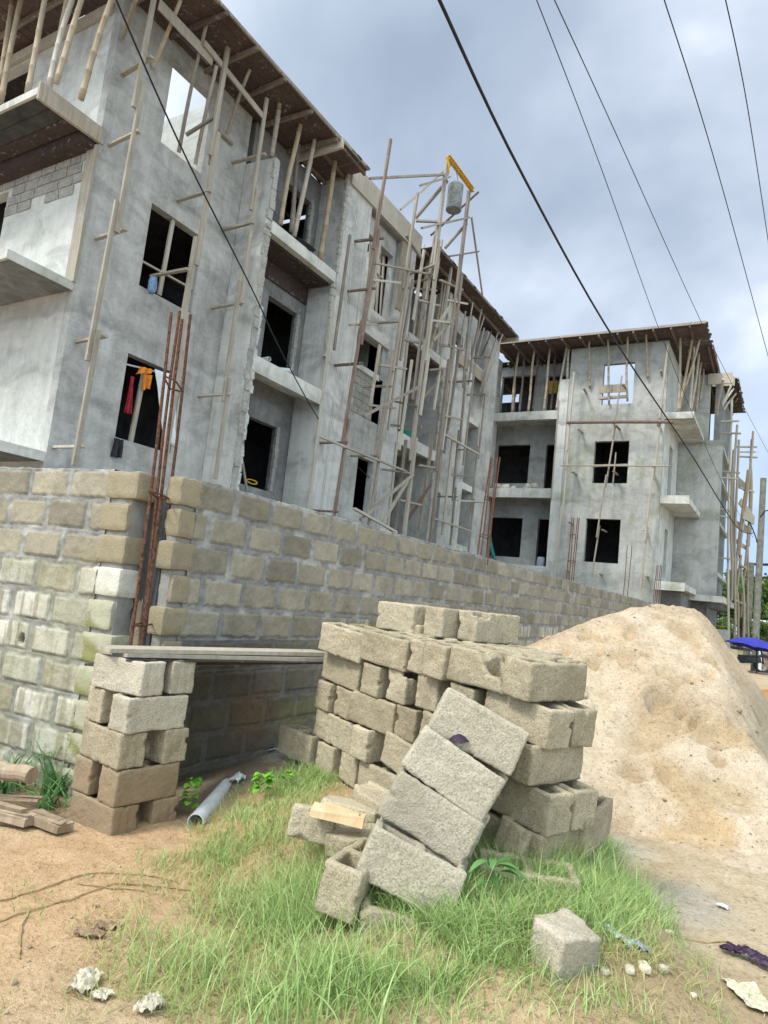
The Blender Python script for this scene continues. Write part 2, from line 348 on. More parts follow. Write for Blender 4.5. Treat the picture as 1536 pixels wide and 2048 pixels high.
M_BARK = mat_plain('bark', (0.13, 0.10, 0.075), 0.95, 0, 0.3, 12)
def mat_leaf(name, stops, rough=0.6, trans=0.3):
    m, n, b = new_mat(name, rough)
    f = n.add('ShaderNodeAttribute', attribute_name='tint').outputs['Fac']
    c = n.ramp(f, stops); n.l.new(c, b.inputs['Base Color'])
    tr = n.add('ShaderNodeBsdfTranslucent', ins={'Color': c}); ms = n.add('ShaderNodeMixShader', ins={0: trans, 1: b.outputs[0], 2: tr.outputs[0]})
    n.l.new(ms.outputs[0], n.n['Material Output'].inputs[0]); return m
M_GRASS = mat_leaf('fine_grass', [(0.0, (0.50, 0.42, 0.22)), (0.14, (0.44, 0.42, 0.19)), (0.24, (0.27, 0.37, 0.12)), (0.6, (0.33, 0.48, 0.17)), (1.0, (0.50, 0.62, 0.30))], 0.55, 0.3)
M_LEAF = mat_leaf('tree_leaves', [(0.0, (0.035, 0.07, 0.02)), (0.5, (0.08, 0.15, 0.03)), (0.85, (0.16, 0.23, 0.05)), (1.0, (0.26, 0.22, 0.08))], 0.5, 0.3)
M_WEED = mat_leaf('broad_weed_leaf', [(0.0, (0.05, 0.13, 0.04)), (1.0, (0.14, 0.30, 0.10))], 0.45, 0.2)
M_CLOVER = mat_leaf('bright_leaf', [(0.0, (0.10, 0.33, 0.03)), (1.0, (0.24, 0.52, 0.06))], 0.5, 0.35)

def mat_ground():
    m, n, b = new_mat('sandy_ground', 0.97); p = pos(n)
    at_ = n.add('ShaderNodeAttribute', attribute_name='tint'); c = at_.outputs['Color']
    g = n.noise(p, 190.0, 2, 0.7); g2 = n.noise(p, 60.0, 4, 0.7); med = n.noise(p, 6.0, 6, 0.65)
    c = n.mix(n.ramp(med, [(0.38, 0.45), (0.55, 0.0)]), c, n.mix(1.0, c, (0.72, 0.66, 0.58), 'MULTIPLY'))
    c = n.mix(n.ramp(g, [(0.28, 0.7), (0.44, 0.0)]), c, n.mix(1.0, c, (0.45, 0.40, 0.34), 'MULTIPLY'))
    c = n.mix(n.ramp(g, [(0.60, 0.0), (0.72, 0.5)]), c, n.mix(1.0, c, (1.35, 1.35, 1.35), 'MULTIPLY'))
    vor = n.add('ShaderNodeTexVoronoi', ins={'Vector': p, 'Scale': 26.0}); 
    c = n.mix(n.ramp(vor.outputs['Distance'], [(0.05, 0.8), (0.09, 0.0)]), c, (0.10, 0.075, 0.05))
    gr = n.noise(p, 30.0, 3, 0.75); c = n.mix(n.ramp(gr, [(0.34, 0.40), (0.48, 0.0)]), c, n.mix(1.0, c, (0.55, 0.50, 0.44), 'MULTIPLY')); c = n.mix(n.ramp(gr, [(0.54, 0.0), (0.68, 0.45)]), c, n.mix(1.0, c, (1.3, 1.3, 1.3), 'MULTIPLY')); sp = n.noise(p, 48.0, 2, 0.6); c = n.mix(n.ramp(sp, [(0.60, 0.0), (0.66, 0.55)]), c, n.mix(1.0, c, (0.42, 0.36, 0.30), 'MULTIPLY')); c = n.mix(n.ramp(sp, [(0.30, 0.40), (0.38, 0.0)]), c, n.mix(1.0, c, (1.3, 1.3, 1.3), 'MULTIPLY'))
    n.l.new(c, b.inputs['Base Color'])
    h = n.math('ADD', n.math('MULTIPLY', g, 0.25), n.math('ADD', n.math('MULTIPLY', g2, 0.7), n.math('MULTIPLY', med, 1.2))); bump(n, b, h, 1.0, 0.02); return m
M_GROUND = mat_ground()
# ---------------------------------------------------------------- ground
def seg_d(x, y, a, b):
    ax, ay = a; bx, by = b; dx, dy = bx - ax, by - ay
    t = np.clip(((x - ax) * dx + (y - ay) * dy) / (dx * dx + dy * dy), 0, 1)
    return np.hypot(x - ax - t * dx, y - ay - t * dy)
def gz(x, y):
    x = np.asarray(x, float); y = np.asarray(y, float)
    z = 0.27 * (1 - sstep(0.35, 1.25, seg_d(x, y, (-3.0, 4.7), (-1.15, 3.3))))
    z = z + 0.05 * fbm(x * 0.9, y * 0.9, 3, 3) + 0.035 * fbm(x * 4, y * 4, 5, 3) + 0.012 * fbm(x * 16, y * 16, 9, 2) * (y < 12)
    z = z + 0.48 * sstep(11, 20, y) + 0.70 * np.exp(-((x - 0.9) / 1.7) ** 2 - ((y - 14.5) / 2.2) ** 2)
    z = z - 0.10 * (1 - sstep(0.25, 0.9, np.hypot(x + 4.6, (y - 3.1))))
    inside = sstep(0.02, 0.14, np.minimum(-4.12 - x, y - 3.50 + 0.105 * (-4.2 - x) * -1))
    z = z * (1 - inside) + inside * 1.55
    far = sstep(38, 60, y) * (1 - inside)
    return z
def axis_pts(lo, hi, f0, f1, fine, grow=1.13):
    a = list(np.arange(f0, f1, fine)); s = fine; p = a[-1]
    while p < hi: s *= grow; p += s; a.append(p)
    s = fine; p = f0; bpre = []
    while p > lo: s *= grow; p -= s; bpre.append(p)
    return np.array(bpre[::-1] + a)
gx = axis_pts(-700, 700, -5.2, 1.6, 0.034); gy = axis_pts(-60, 1500, 1.2, 8.0, 0.034)
GX, GY = np.meshgrid(gx, gy, indexing='ij'); GZ = gz(GX, GY)
def mixc(a, b, f): return a * (1 - f[..., None]) + np.array(b) * f[..., None]
def blob(x, y, cx, cy, sx, sy, seed=0, soft=0.5):
    r = np.hypot((x - cx) / sx, (y - cy) / sy) + 0.6 * fbm(x * 2.2, y * 2.2, seed + 50, 4)
    return 1 - sstep(1 - soft, 1 + soft * 0.4, r)
def ground_col(x, y):
    c = np.zeros(x.shape + (3,)) + np.array((0.46, 0.36, 0.24))
    c = mixc(c, (0.50, 0.335, 0.20), sstep(-0.2, 0.5, fbm(x * 0.7, y * 0.7, 61, 3) + 0.5 * (1 - sstep(-2.9, -2.0, x)) - 0.1))
    c = mixc(c, (0.33, 0.225, 0.115), blob(x, y, -1.75, 3.2, 1.0, 1.15, 1, 0.8) * 0.35)
    c = mixc(c, (0.50, 0.41, 0.29), sstep(-0.9, -0.3, x) * sstep(3.4, 4.2, y))
    c = mixc(c, (0.36, 0.27, 0.16), blob(x, y, -0.3, 3.2, 0.8, 0.75, 2, 0.6) * 0.75)
    c = mixc(c, (0.38, 0.365, 0.345), blob(x, y, -0.50, 4.65, 0.30, 0.40, 3, 0.7) * 0.6)
    c = mixc(c, (0.60, 0.56, 0.48), blob(x, y, -1.05, 5.35, 0.35, 0.35, 4, 0.7) * 0.7)
    c = mixc(c, (0.20, 0.165, 0.125), blob(x, y, -3.75, 4.2, 0.62, 1.0, 5, 0.5) * 0.9)
    c = mixc(c, (0.15, 0.11, 0.075), blob(x, y, -4.75, 3.0, 0.9, 0.35, 6, 0.5) * 0.9)
    c = mixc(c, (0.42, 0.41, 0.39), blob(x, y, -3.35, 4.6, 0.25, 0.3, 7, 0.5) * 0.8)
    c = mixc(c, (0.42, 0.24, 0.10), np.clip(np.exp(-((x - 0.9) / 2.2) ** 2 - ((y - 14.5) / 3) ** 2) * 1.5, 0, 1))
    c = mixc(c, (0.16, 0.19, 0.07), sstep(30, 45, y) * 0.8)
    c = mixc(c, (0.30, 0.27, 0.22), sstep(-4.1, -4.3, x) * sstep(3.4, 3.7, y))
    return c
gc = np.concatenate([ground_col(GX, GY), np.ones(GX.shape + (1,))], -1)
me = mesh_np('ground', np.stack([GX, GY, GZ], -1).reshape(-1, 3), grid_faces(len(gx), len(gy)), M_GROUND, True, gc.reshape(-1, 4))
tag(link('ground', me), kind='structure')
def g1(x, y): return float(gz(np.array([x]), np.array([y]))[0])

# ---------------------------------------------------------------- sand heap
def heap_z(x, y):
    planes = [0.70 * (y - 5.75 - 0.25 * (x + 1.0)), 0.78 * (x + 3.95), 1.6 * (0.26 - x + 0.10 * fbm(y * 2, y, 71, 3) * 2) , 0.62 * (12.6 - y), np.full_like(x, 1.80)]
    k = 0.10; s = sum(np.exp(-p / k) for p in planes); z = -k * np.log(s)
    # apron spreading out at the foot
    ap = 0.28 * np.exp(-np.clip(-(z), 0, 9) / 0.9) - 0.16
    z = np.maximum(z, ap - 0.10)
    z = z + 0.16 * fbm(x * 1.1, y * 1.1, 31, 4) + 0.045 * fbm(x * 5, y * 5, 33, 4) + 0.03 * fbm(x * 16, y * 16, 35, 3)
    # footprints, slips and scooped hollows
    for (cx, cy, rx, ry, ang, dp) in HOLES:
        u = (x - cx) * math.cos(ang) + (y - cy) * math.sin(ang); v = -(x - cx) * math.sin(ang) + (y - cy) * math.cos(ang)
        r = np.hypot(u / rx, v / ry); z = z - dp * (1 - sstep(0.55, 1.05, r)) + dp * 0.35 * np.exp(-((r - 1.2) / 0.22) ** 2)
    return z
HOLES = [(-0.95, 7.05, 0.20, 0.12, 0.6, 0.14), (-0.72, 7.05, 0.20, 0.10, 0.3, 0.12), (-1.0, 6.75, 0.42, 0.22, 0.9, 0.06), (-0.55, 6.9, 0.3, 0.16, 0.2, 0.05), (-1.45, 7.4, 0.20, 0.09, 0.4, 0.05),
         (-0.9, 8.0, 0.22, 0.11, -0.2, 0.06), (-1.15, 8.6, 0.2, 0.10, 0.1, 0.05), (-0.6, 7.75, 0.13, 0.09, 0.3, 0.04), (-0.4, 6.4, 0.35, 0.2, 0.1, 0.05)]
for _ in range(44): HOLES.append((rng.uniform(-2.2, -0.1), rng.uniform(6.2, 9.0), rng.uniform(0.07, 0.16), rng.uniform(0.05, 0.09), rng.uniform(0, 3), rng.uniform(0.025, 0.06)))
hx = np.arange(-4.0, 1.6, 0.022); hy = np.arange(5.0, 12.8, 0.024)
HX, HY = np.meshgrid(hx, hy, indexing='ij'); HZ = heap_z(HX, HY)
hc = np.zeros(HX.shape + (3,)) + np.array((0.50, 0.395, 0.285))
hc = mixc(hc, (0.55, 0.46, 0.36), sstep(-0.05, 0.2, fbm(HX * 0.9, HY * 0.9, 41, 4)))
hc = mixc(hc, (0.44, 0.30, 0.15), 0.6 * sstep(0.1, 0.32, fbm(HX * 2.7, HY * 2.7, 43, 5) + 0.20 * np.exp(-((HX + 0.75) / 0.5) ** 2 - ((HY - 6.5) / 0.6) ** 2)))
for (cx, cy, rx, ry, ang, dp) in HOLES:
    u_ = (HX - cx) * math.cos(ang) + (HY - cy) * math.sin(ang); v_ = -(HX - cx) * math.sin(ang) + (HY - cy) * math.cos(ang); hc = mixc(hc, (0.40, 0.30, 0.185), (1 - sstep(0.5, 1.0, np.hypot(u_ / rx, v_ / ry))) * 0.75)
hc = hc * (1 + 0.22 * fbm(HX * 12, HY * 12, 47, 3) + 0.18 * fbm(HX * 3, HY * 3, 49, 3))[..., None]
hc = mixc(hc, (0.56, 0.49, 0.385), blob(HX, HY, -1.6, 6.5, 0.5, 0.8, 44, 0.8) * 0.8)
hc = mixc(hc, (0.34, 0.29, 0.21), sstep(-0.45, -0.15, HX - 0.10 * fbm(HY * 3, HY, 45, 3)) * sstep(6.6, 7.6, HY) * 0.75)  # steep right flank darkened: its shade painted into the sand colour
me = mesh_np('sand_heap', np.stack([HX, HY, HZ], -1).reshape(-1, 3), grid_faces(len(hx), len(hy)), M_GROUND, True, np.concatenate([hc, np.ones(HX.shape + (1,))], -1).reshape(-1, 4))
o = link('sand_heap', me); tag(o, 'large heap of pale golden building sand marked by footprints, in front of block wall', 'sand heap')
def surf(x, y): return max(g1(x, y), float(heap_z(np.array([x]), np.array([y]))[0]) if (5.0 < y < 13 and -4 < x < 1.6) else -9)

# ---------------------------------------------------------------- boundary walls of sandcrete blocks
def wall_sheet(org, d, nrm, s_pts, z0, z1, dz, seed, side):
    zs = np.arange(z0, z1 + 1e-6, dz); S, Z = np.meshgrid(s_pts, zs, indexing='ij')
    top = 2.35 + 0.012 * fbm(S * 3, S * 0, seed, 3)
    zz = Z + 0.016 * fbm(S * 1.6, Z * 0.8, seed + 1, 3); ss = S + 0.02 * fbm(S * 1.3, Z * 2.2, seed + 2, 3)
    row = np.floor((2.35 - zz) / 0.25); v = ((2.35 - zz) / 0.25 - row) * 0.25
    off = 0.5 * (row % 2) + 0.16 * h2(row, row * 0, seed + 3)
    L = 0.47; u_ = ss / L + off; colm = np.floor(u_); u = (u_ - colm) * L
    jw = 0.014 * h2(colm, row, seed + 11)
    e = np.minimum(np.minimum(u, L - u) - jw, np.minimum(v, 0.25 - v)) + 0.018 * fbm(S * 16, Z * 16, seed + 4, 4) - 0.0065
    m = sstep(0.018, 0.0245, e)
    r1 = h2(colm, row, seed + 5); r2 = h2(colm, row, seed + 6); r3 = h2(colm, row, seed + 7)
    disp = 0.013 * m * (0.5 + 0.9 * r1) + 0.020 * fbm(S * 9, Z * 9, seed + 8, 4) * (1 - 0.75 * m) + 0.006 * fbm(S * 30, Z * 30, seed + 9, 3)
    crk = np.exp(-((e - 0.014) / 0.006) ** 2) * sstep(-0.12, 0.1, fbm(S * 7, Z * 7, seed + 33, 3)); disp = disp - 0.009 * crk + 0.009 * fbm(S * 24, Z * 24, seed + 34, 3)
    smear = sstep(0.10, 0.30, fbm(S * 2.5, Z * 5, seed + 12, 4)); disp = disp + 0.010 * smear * (1 - m)
    blk = np.zeros(S.shape + (3,)) + np.array((0.262, 0.232, 0.176))
    blk = mixc(blk, (0.345, 0.312, 0.243), r2); blk = mixc(blk, (0.19, 0.17, 0.13), (r3 > 0.68) * 0.7)
    strk = fbm(S * 26, Z * 1.6, seed + 13, 3); wsh = sstep(-0.12, 0.16, strk + 0.5 * fbm(S * 3, Z * 3, seed + 14, 3))
    if side == 'left':
        wh = (row >= 3) * (0.35 + 0.65 * (r1 > 0.30)); 
        wh = np.clip(wh * (0.25 + 0.85 * wsh), 0, 1)
        blk = mixc(blk, (0.60, 0.585, 0.52), wh * 0.75)
        grey = (row >= 3) * (r2 > 0.66); blk = mixc(blk, (0.34, 0.34, 0.29), grey * 0.55)
        ms = sstep(0.02, 0.22, fbm(S * 2.2, Z * 3.2, seed + 15, 4) + 0.10 * (row >= 3) + 0.20 * (S < 0.45) - 0.25 * (row < 3) + 0.04 * (row > 5))
    else:
        wh = ((row >= 4) & (S > 2.2) | (row >= 5) & (S > 0.9)) * (r1 > 0.35) * np.clip(0.15 + 0.85 * wsh, 0, 1) * sstep(0.8, 4.5, S)
        blk = mixc(blk, (0.60, 0.57, 0.49), wh * 0.85); blk = mixc(blk, (0.10, 0.092, 0.07), sstep(3.9, 5.2, row) * 0.9 * (1 - sstep(1.4, 2.8, S)))  # shelter's shade painted into the lower courses, over some real staining
        ms = sstep(0.10, 0.30, fbm(S * 1.8, Z * 2.4, seed + 15, 4) + 0.16 * sstep(3.5, 5.5, row) - 0.06)
    blk = blk * (1 + 0.5 * fbm(S * 7, Z * 7, seed + 31, 5))[..., None]
    mort = np.zeros(S.shape + (3,)) + np.array((0.25, 0.246, 0.235)); mort = mixc(mort, (0.37, 0.365, 0.35), sstep(0.0, 0.25, fbm(S * 6, Z * 6, seed + 16, 4)))
    if side == 'right': mort = mixc(mort, (0.12, 0.115, 0.10), sstep(3.9, 5.2, row) * 0.88 * (1 - sstep(1.4, 2.8, S)))  # same painted shelter shade carried onto the mortar
    mort = mort * (1 + 0.5 * fbm(S * 18, Z * 18, seed + 35, 3))[..., None]
    colr = mixc(mort, (0, 0, 0), m * 1.0) + blk * m[..., None]
    colr = mixc(colr, (0.09, 0.085, 0.075), crk * 0.3)
    colr = mixc(colr, (0.20, 0.205, 0.055), ms * (0.24 if side == 'left' else 0.35))
    if side == 'right': colr = mixc(colr, (0.16, 0.09, 0.045), blob(S, Z, 0.95, 0.45, 0.35, 0.3, 99, 0.8) * 0.6)
    if side == 'left':
        for (hs, hz) in HOLE_PTS:
            r = np.hypot((S - hs) / 0.034, (Z - hz) / 0.046) + 0.3 * fbm(S * 30, Z * 30, 7, 2); q = 1 - sstep(0.75, 1.0, r); disp = disp - 0.07 * q; colr = mixc(colr, (0.10, 0.08, 0.06), q)
    ZT = np.where(Z >= z1 - 1e-6, top, Z)
    ragged = 0.012 * fbm(S * 20, S * 0, seed + 20, 2); ZT = ZT + (Z >= z1 - 1e-6) * ragged
    P = np.stack([org[0] + d[0] * S + nrm[0] * disp, org[1] + d[1] * S + nrm[1] * disp, ZT], -1)
    # top and back sheets close it to a solid wall
    T = 0.20
    cap = P[:, -1, :].copy(); rows = [P]
    back_t = np.stack([org[0] + d[0] * s_pts - nrm[0] * T, org[1] + d[1] * s_pts - nrm[1] * T, cap[:, 2] - 0.004], -1)
    back_b = back_t.copy(); back_b[:, 2] = z0
    P2 = np.concatenate([P, back_t[:, None, :], back_b[:, None, :]], 1)
    C2 = np.concatenate([colr, np.tile(np.array((0.42, 0.39, 0.30)), (len(s_pts), 2, 1))], 1)
    C2 = np.concatenate([C2, np.ones(C2.shape[:2] + (1,))], -1)
    return P2.reshape(-1, 3), grid_faces(len(s_pts), P2.shape[1]), C2.reshape(-1, 4)
def rough_box(c, ax, ay, az, hx_, hy_, hz_, seed, col, mossy=0.0, res=0.02):
    vs = []; fs = []; cs = []; n0 = 0; R = 0.022; ax, ay, az = [np.array(q_, float) for q_ in (ax, ay, az)]
    for (n, a, b, hn, ha, hb) in ((ax, ay, az, hx_, hy_, hz_), (-ax, az, ay, hx_, hz_, hy_), (ay, az, ax, hy_, hz_, hx_), (-ay, ax, az, hy_, hx_, hz_), (az, ax, ay, hz_, hx_, hy_), (-az, ay, ax, hz_, hy_, hx_)):
        na = max(3, int(2 * ha / res)); nb = max(3, int(2 * hb / res))
        A, B = np.meshgrid(np.linspace(-ha, ha, na), np.linspace(-hb, hb, nb), indexing='ij')
        q = np.array(n)[None, None] * hn + A[..., None] * np.array(a) + B[..., None] * np.array(b)
        loc = np.stack([q @ np.array(ax), q @ np.array(ay), q @ np.array(az)], -1); h = np.array([hx_, hy_, hz_])
        inner = np.clip(loc, -(h - R), h - R); dd = loc - inner; ln = np.linalg.norm(dd, axis=-1, keepdims=True); loc = inner + dd / np.maximum(ln, 1e-9) * np.minimum(ln, R)
        nz = np.stack([fbm(loc[..., 1] * 14 + 3 * k + loc[..., 0] * 9, loc[..., 2] * 14 + loc[..., 0] * 11, seed + k, 3) for k in range(3)], -1) * 0.016
        loc = loc + nz
        P = np.array(c) + loc[..., 0:1] * np.array(ax) + loc[..., 1:2] * np.array(ay) + loc[..., 2:3] * np.array(az)
        vs.append(P.reshape(-1, 3)); fs.append(grid_faces(na, nb) + n0); n0 += na * nb
        cc = np.zeros(P.shape) + np.array(col)
        if mossy: cc = mixc(cc, (0.21, 0.215, 0.05), sstep(0.0, 0.25, fbm(loc[..., 1] * 8, loc[..., 2] * 8 + loc[..., 0] * 5, seed + 9, 3) - loc[..., 2] * 1.2) * mossy)
        cs.append(np.concatenate([cc, np.ones(cc.shape[:2] + (1,))], -1).reshape(-1, 4))
    return np.concatenate(vs), np.concatenate(fs), np.concatenate(cs)
def join(parts):
    v = []; f = []; c = []; k = 0
    for a, b, d in parts: v.append(a); f.append(b + k); c.append(d); k += len(a)
    return np.concatenate(v), np.concatenate(f), np.concatenate(c)
WALL_X = -4.0
ys = np.concatenate([np.arange(0, 4.6, 0.0115), np.arange(4.6, 9, 0.02), np.arange(9, 21.3, 0.036)])
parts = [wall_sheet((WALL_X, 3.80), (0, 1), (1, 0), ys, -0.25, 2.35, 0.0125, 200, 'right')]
for r in range(10):
    yc = 3.615 + (0.0 if r % 2 == 0 else 0.035) + rng.uniform(-0.015, 0.02); zc = 2.35 - 0.25 * r - 0.118
    parts.append(rough_box(((WALL_X - 0.073), (yc + 3.86) / 2, zc), (1, 0, 0), (0, 1, 0), (0, 0, 1), 0.085, (3.86 - yc) / 2, 0.109, 300 + r, tuple(np.array((0.285, 0.24, 0.165)) * rng.uniform(.88, 1.12)), 0.0 if r < 4 else 0.35))
parts.append(rough_box((-4.08, 3.78, 1.02), (1, 0, 0), (0, 1, 0), (0, 0, 1), 0.062, 0.13, 1.29, 371, (0.27, 0.265, 0.25), 0.3, 0.03))
v, f, c = join(parts)
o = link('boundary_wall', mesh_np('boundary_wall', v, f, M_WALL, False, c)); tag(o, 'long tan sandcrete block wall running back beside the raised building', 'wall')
LD = Vector((-0.9965, -0.083, 0)).normalized(); LN = Vector((0.083, -0.9965, 0)).normalized(); LO = Vector((-4.26, 3.44, 0))
def left_sz(px, py):
    dd = ray(px, py); nn_ = np.array(LN); t = ((np.array(LO) - CAMP) @ nn_) / (dd @ nn_); p = CAMP + t * dd
    return ((p - np.array(LO)) @ np.array(LD), p[2])
HOLE_PTS = [left_sz(185, 1319), left_sz(46, 1277)]
HOLE_PTS = [(a - 0.28, b) for a, b in HOLE_PTS]
ls = np.arange(0, 4.2, 0.0115)
parts = [wall_sheet((LO.x + LD.x * 0.28, LO.y + LD.y * 0.28), (LD.x, LD.y), (LN.x, LN.y), ls, -0.3, 2.35, 0.0125, 400, 'left')]
for r in range(10):
    ext = (0.0, 0.05, 0.02, 0.03, 0.055, 0.0, 0.03, 0.0, 0.04, 0.0)[r] + rng.uniform(-0.01, 0.01) - 0.01 + 0.012 * r ** .5; zc = 2.35 - 0.25 * r - 0.118
    c0 = LO + LD * ((ext + 0.34) / 2) - LN * 0.093 + Vector((0, 0, zc))
    colr = (0.30, 0.255, 0.175) if r < 3 else ((0.60, 0.585, 0.51) if r in (3,) else (0.40, 0.39, 0.29))
    parts.append(rough_box(tuple(c0), tuple(-LD), tuple(LN), (0, 0, 1), (0.34 - ext) / 2, 0.105, 0.109, 500 + r, colr, 0.0 if r < 3 else 0.75))
c0 = LO + LD * 0.20 - LN * 0.10 + Vector((0, 0, 1.0)); parts.append(rough_box(tuple(c0), tuple(-LD), tuple(LN), (0, 0, 1), 0.145, 0.085, 1.31, 571, (0.27, 0.265, 0.25), 0.3, 0.03))
v, f, c = join(parts)
o = link('boundary_wall', mesh_np('boundary_wall', v, f, M_WALL, False, c)); tag(o, 'shorter whitewashed and mossy block wall at the left, with two small holes', 'wall')
# cement core of the unfinished corner column
mb = MB(); mb.box(-4.36, -4.12, 3.62, 3.86, -0.2, 2.18, 0, 0.02); 
o = mb.build('corner_column', M_CABLE, origin=(-4.25, 3.7, 0)); tag(o, 'dark damp column core in the gap between the two block walls', 'column')
# ---------------------------------------------------------------- unfinished buildings
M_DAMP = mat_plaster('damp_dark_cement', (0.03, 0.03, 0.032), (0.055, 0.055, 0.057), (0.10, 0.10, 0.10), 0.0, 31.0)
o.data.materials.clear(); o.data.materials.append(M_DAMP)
M_JOIST = mat_wood('dark_joist_timber', (0.07, 0.05, 0.045), (0.15, 0.115, 0.095), (0.24, 0.20, 0.17))
F1, F2, F3, RF = 3.36, 6.44, 9.52, 12.2
XA = -10.87            # plane of the flat wall; bays and pillars stand at x = -10
main = empty('apartment_building', (-10.9, 7, 1.5), 'long three storey unfinished concrete building with open balcony bays, nearest the camera', 'building')
def wall_part(holes_panel, mat, parent, name='wall'):
    mb = MB(); panel(mb, *holes_panel); return mb.build(name, mat, parent)
# flat wall with three windows
W1 = (8.08, 9.43, 4.0, 5.64); W2 = (8.08, 9.43, 7.0, 8.70); W3 = (8.06, 9.15, 9.98, 11.78)
mb = MB(); panel(mb, 'x', XA, 6.8, 10.36, 1.5, 12.15, [W1, W2, W3], -0.2); mb.build('wall', M_PLAST, main)
# gable face on the left with unplastered strip
mb = MB(); panel(mb, 'y', 6.8, -18, XA - 0.2, 1.5, 12.1, [(-15.4, -13.60, 7.66, 8.78), (-15.6, -13.66, 10.55, 11.75), (-15.4, -13.6, 4.3, 5.7)], 0.2); mb.build('wall', M_PALE, main)
mb = MB()                                      # exposed block courses under the beam
for r in range(4):
    x = -18.0 + (r % 2) * 0.22
    while x < -11.3:
        w = 0.44 if rng.random() > 0.1 else 0.3; z0 = 8.22 + r * 0.205
        if not (r < 3 and x < -13.58) and (r > 0 or rng.random() < .6): mb.box(x + 0.012, x + w - 0.012, 6.782 - rng.uniform(0, 0.006), 6.81, z0 + 0.01, z0 + 0.192, 0, 0.006)
        x += w
mb.build('block_course', M_RAWBLK, main)
mb = MB(); mb.box(-11.12, -10.855, 6.745, 6.80, 6.45, 9.05, 0, 0.004); mb.build('corner_board', M_TIMBERL, main)
for z, y0, nm in ((9.40, 5.66, M_SLAB), (6.46, 5.60, M_SLAB), (3.40, 5.60, M_SLAB)):
    mb = MB(); t = 0.15; n_ = 14
    # broken, slightly sagging slab: front strip in pieces
    mb.box(-18, XA - 0.02, y0, 6.80, z - t, z, 0, 0.012)
    mb.build('balcony_slab', nm, main)
    if z < 9: mb = MB(); mb.box(-18, XA - 0.04, y0 + 0.05, 6.78, z - t - 0.012, z - t - 0.003); mb.build('soffit_shade_sheet', M_DARKPL, main)  # thin sheet added; underside shade put into its dark colour
mb = MB(); mb.box(XA - 0.02, XA + 0.03, 5.60, 6.86, 9.10, 9.40, 0, 0.006); mb.build('slab_shutter_board', M_BOARD, main)
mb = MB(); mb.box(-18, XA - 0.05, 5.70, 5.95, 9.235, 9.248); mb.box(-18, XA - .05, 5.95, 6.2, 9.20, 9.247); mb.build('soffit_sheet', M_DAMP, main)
mb = MB(); mb.box(-18, XA - 0.05, 6.2, 6.47, 9.17, 9.245); mb.box(-18, XA - 0.05, 6.50, 6.78, 8.98, 9.22); mb.build('formwork', M_FORM, main)
mb = MB(); mb.box(-18, -11.2, 6.72, 6.78, 9.02, 9.16, 0, 0.004); mb.build('edge_board', M_TIMBERL, main)
# inside of the flat part
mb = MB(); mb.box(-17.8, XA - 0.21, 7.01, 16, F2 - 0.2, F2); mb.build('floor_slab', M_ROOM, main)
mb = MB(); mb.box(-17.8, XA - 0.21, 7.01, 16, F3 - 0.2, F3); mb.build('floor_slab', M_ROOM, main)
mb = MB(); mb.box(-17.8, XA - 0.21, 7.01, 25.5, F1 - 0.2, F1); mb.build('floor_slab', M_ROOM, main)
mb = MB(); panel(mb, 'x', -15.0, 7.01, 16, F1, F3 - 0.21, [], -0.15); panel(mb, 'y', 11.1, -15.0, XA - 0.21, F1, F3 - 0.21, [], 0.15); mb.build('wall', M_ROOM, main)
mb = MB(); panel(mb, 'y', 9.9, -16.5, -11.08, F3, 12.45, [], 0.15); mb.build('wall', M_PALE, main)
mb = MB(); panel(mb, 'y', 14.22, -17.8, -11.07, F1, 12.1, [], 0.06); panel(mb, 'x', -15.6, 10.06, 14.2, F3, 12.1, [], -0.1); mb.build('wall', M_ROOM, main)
mb = MB(); panel(mb, 'x', -13.5, 7.01, 9.88, F3, 11.7, [], -0.1); mb.build('wall', M_PALE, main)
# fin wall beside the first bay
mb = MB(); b = len(mb.v)
fy0, fy1 = 10.36, 10.52
mb.quadbox([(XA + 0.005, fy0, 1.5), (-10.02, fy0, 1.5), (-10.02, fy1, 1.5), (XA + 0.005, fy1, 1.5), (XA + 0.005, fy0, 10.98), (-10.02, fy0, 10.93), (-10.02, fy1, 10.93), (XA + 0.005, fy1, 10.98)])
mb.build('wall', M_COLUMN, main)
def edge_blocks(x, y0, y1, z0, z1, parent, step=0.235, j=0.018, mat=None):
    mb = MB(); z = z0
    while z < z1 - 0.05:
        d = rng.uniform(-j, j); mb.box(x - 0.06, x + 0.02 + d, y0 + rng.uniform(-.012, .012), y1 + rng.uniform(-.012, .02), z + 0.008, min(z + step - 0.012, z1), 0, 0.008)
        mb.box(x - 0.05, x + 0.012, y0 + 0.012, y1 - 0.012, z + step - 0.04, z + step + 0.03, 0, 0.004); z += step
    return mb.build('block_edge', mat or M_RAWBLK, parent)
edge_blocks(-10.0, fy0 + .005, fy1, 1.6, 9.2, main); edge_blocks(-10.0, fy0 + .005, fy1, 9.5, 10.9, main)
mb = MB(); z = 2.6
while z < 7.4: mb.box(-10.05, -9.985 + rng.uniform(-.01, .02), fy1 - 0.01, fy1 + rng.uniform(0.03, 0.10), z, z + rng.uniform(.1, .25), 0, 0.015); z += rng.uniform(0.07, 0.11)
mb.build('torn_plaster', M_CEMENT, main)
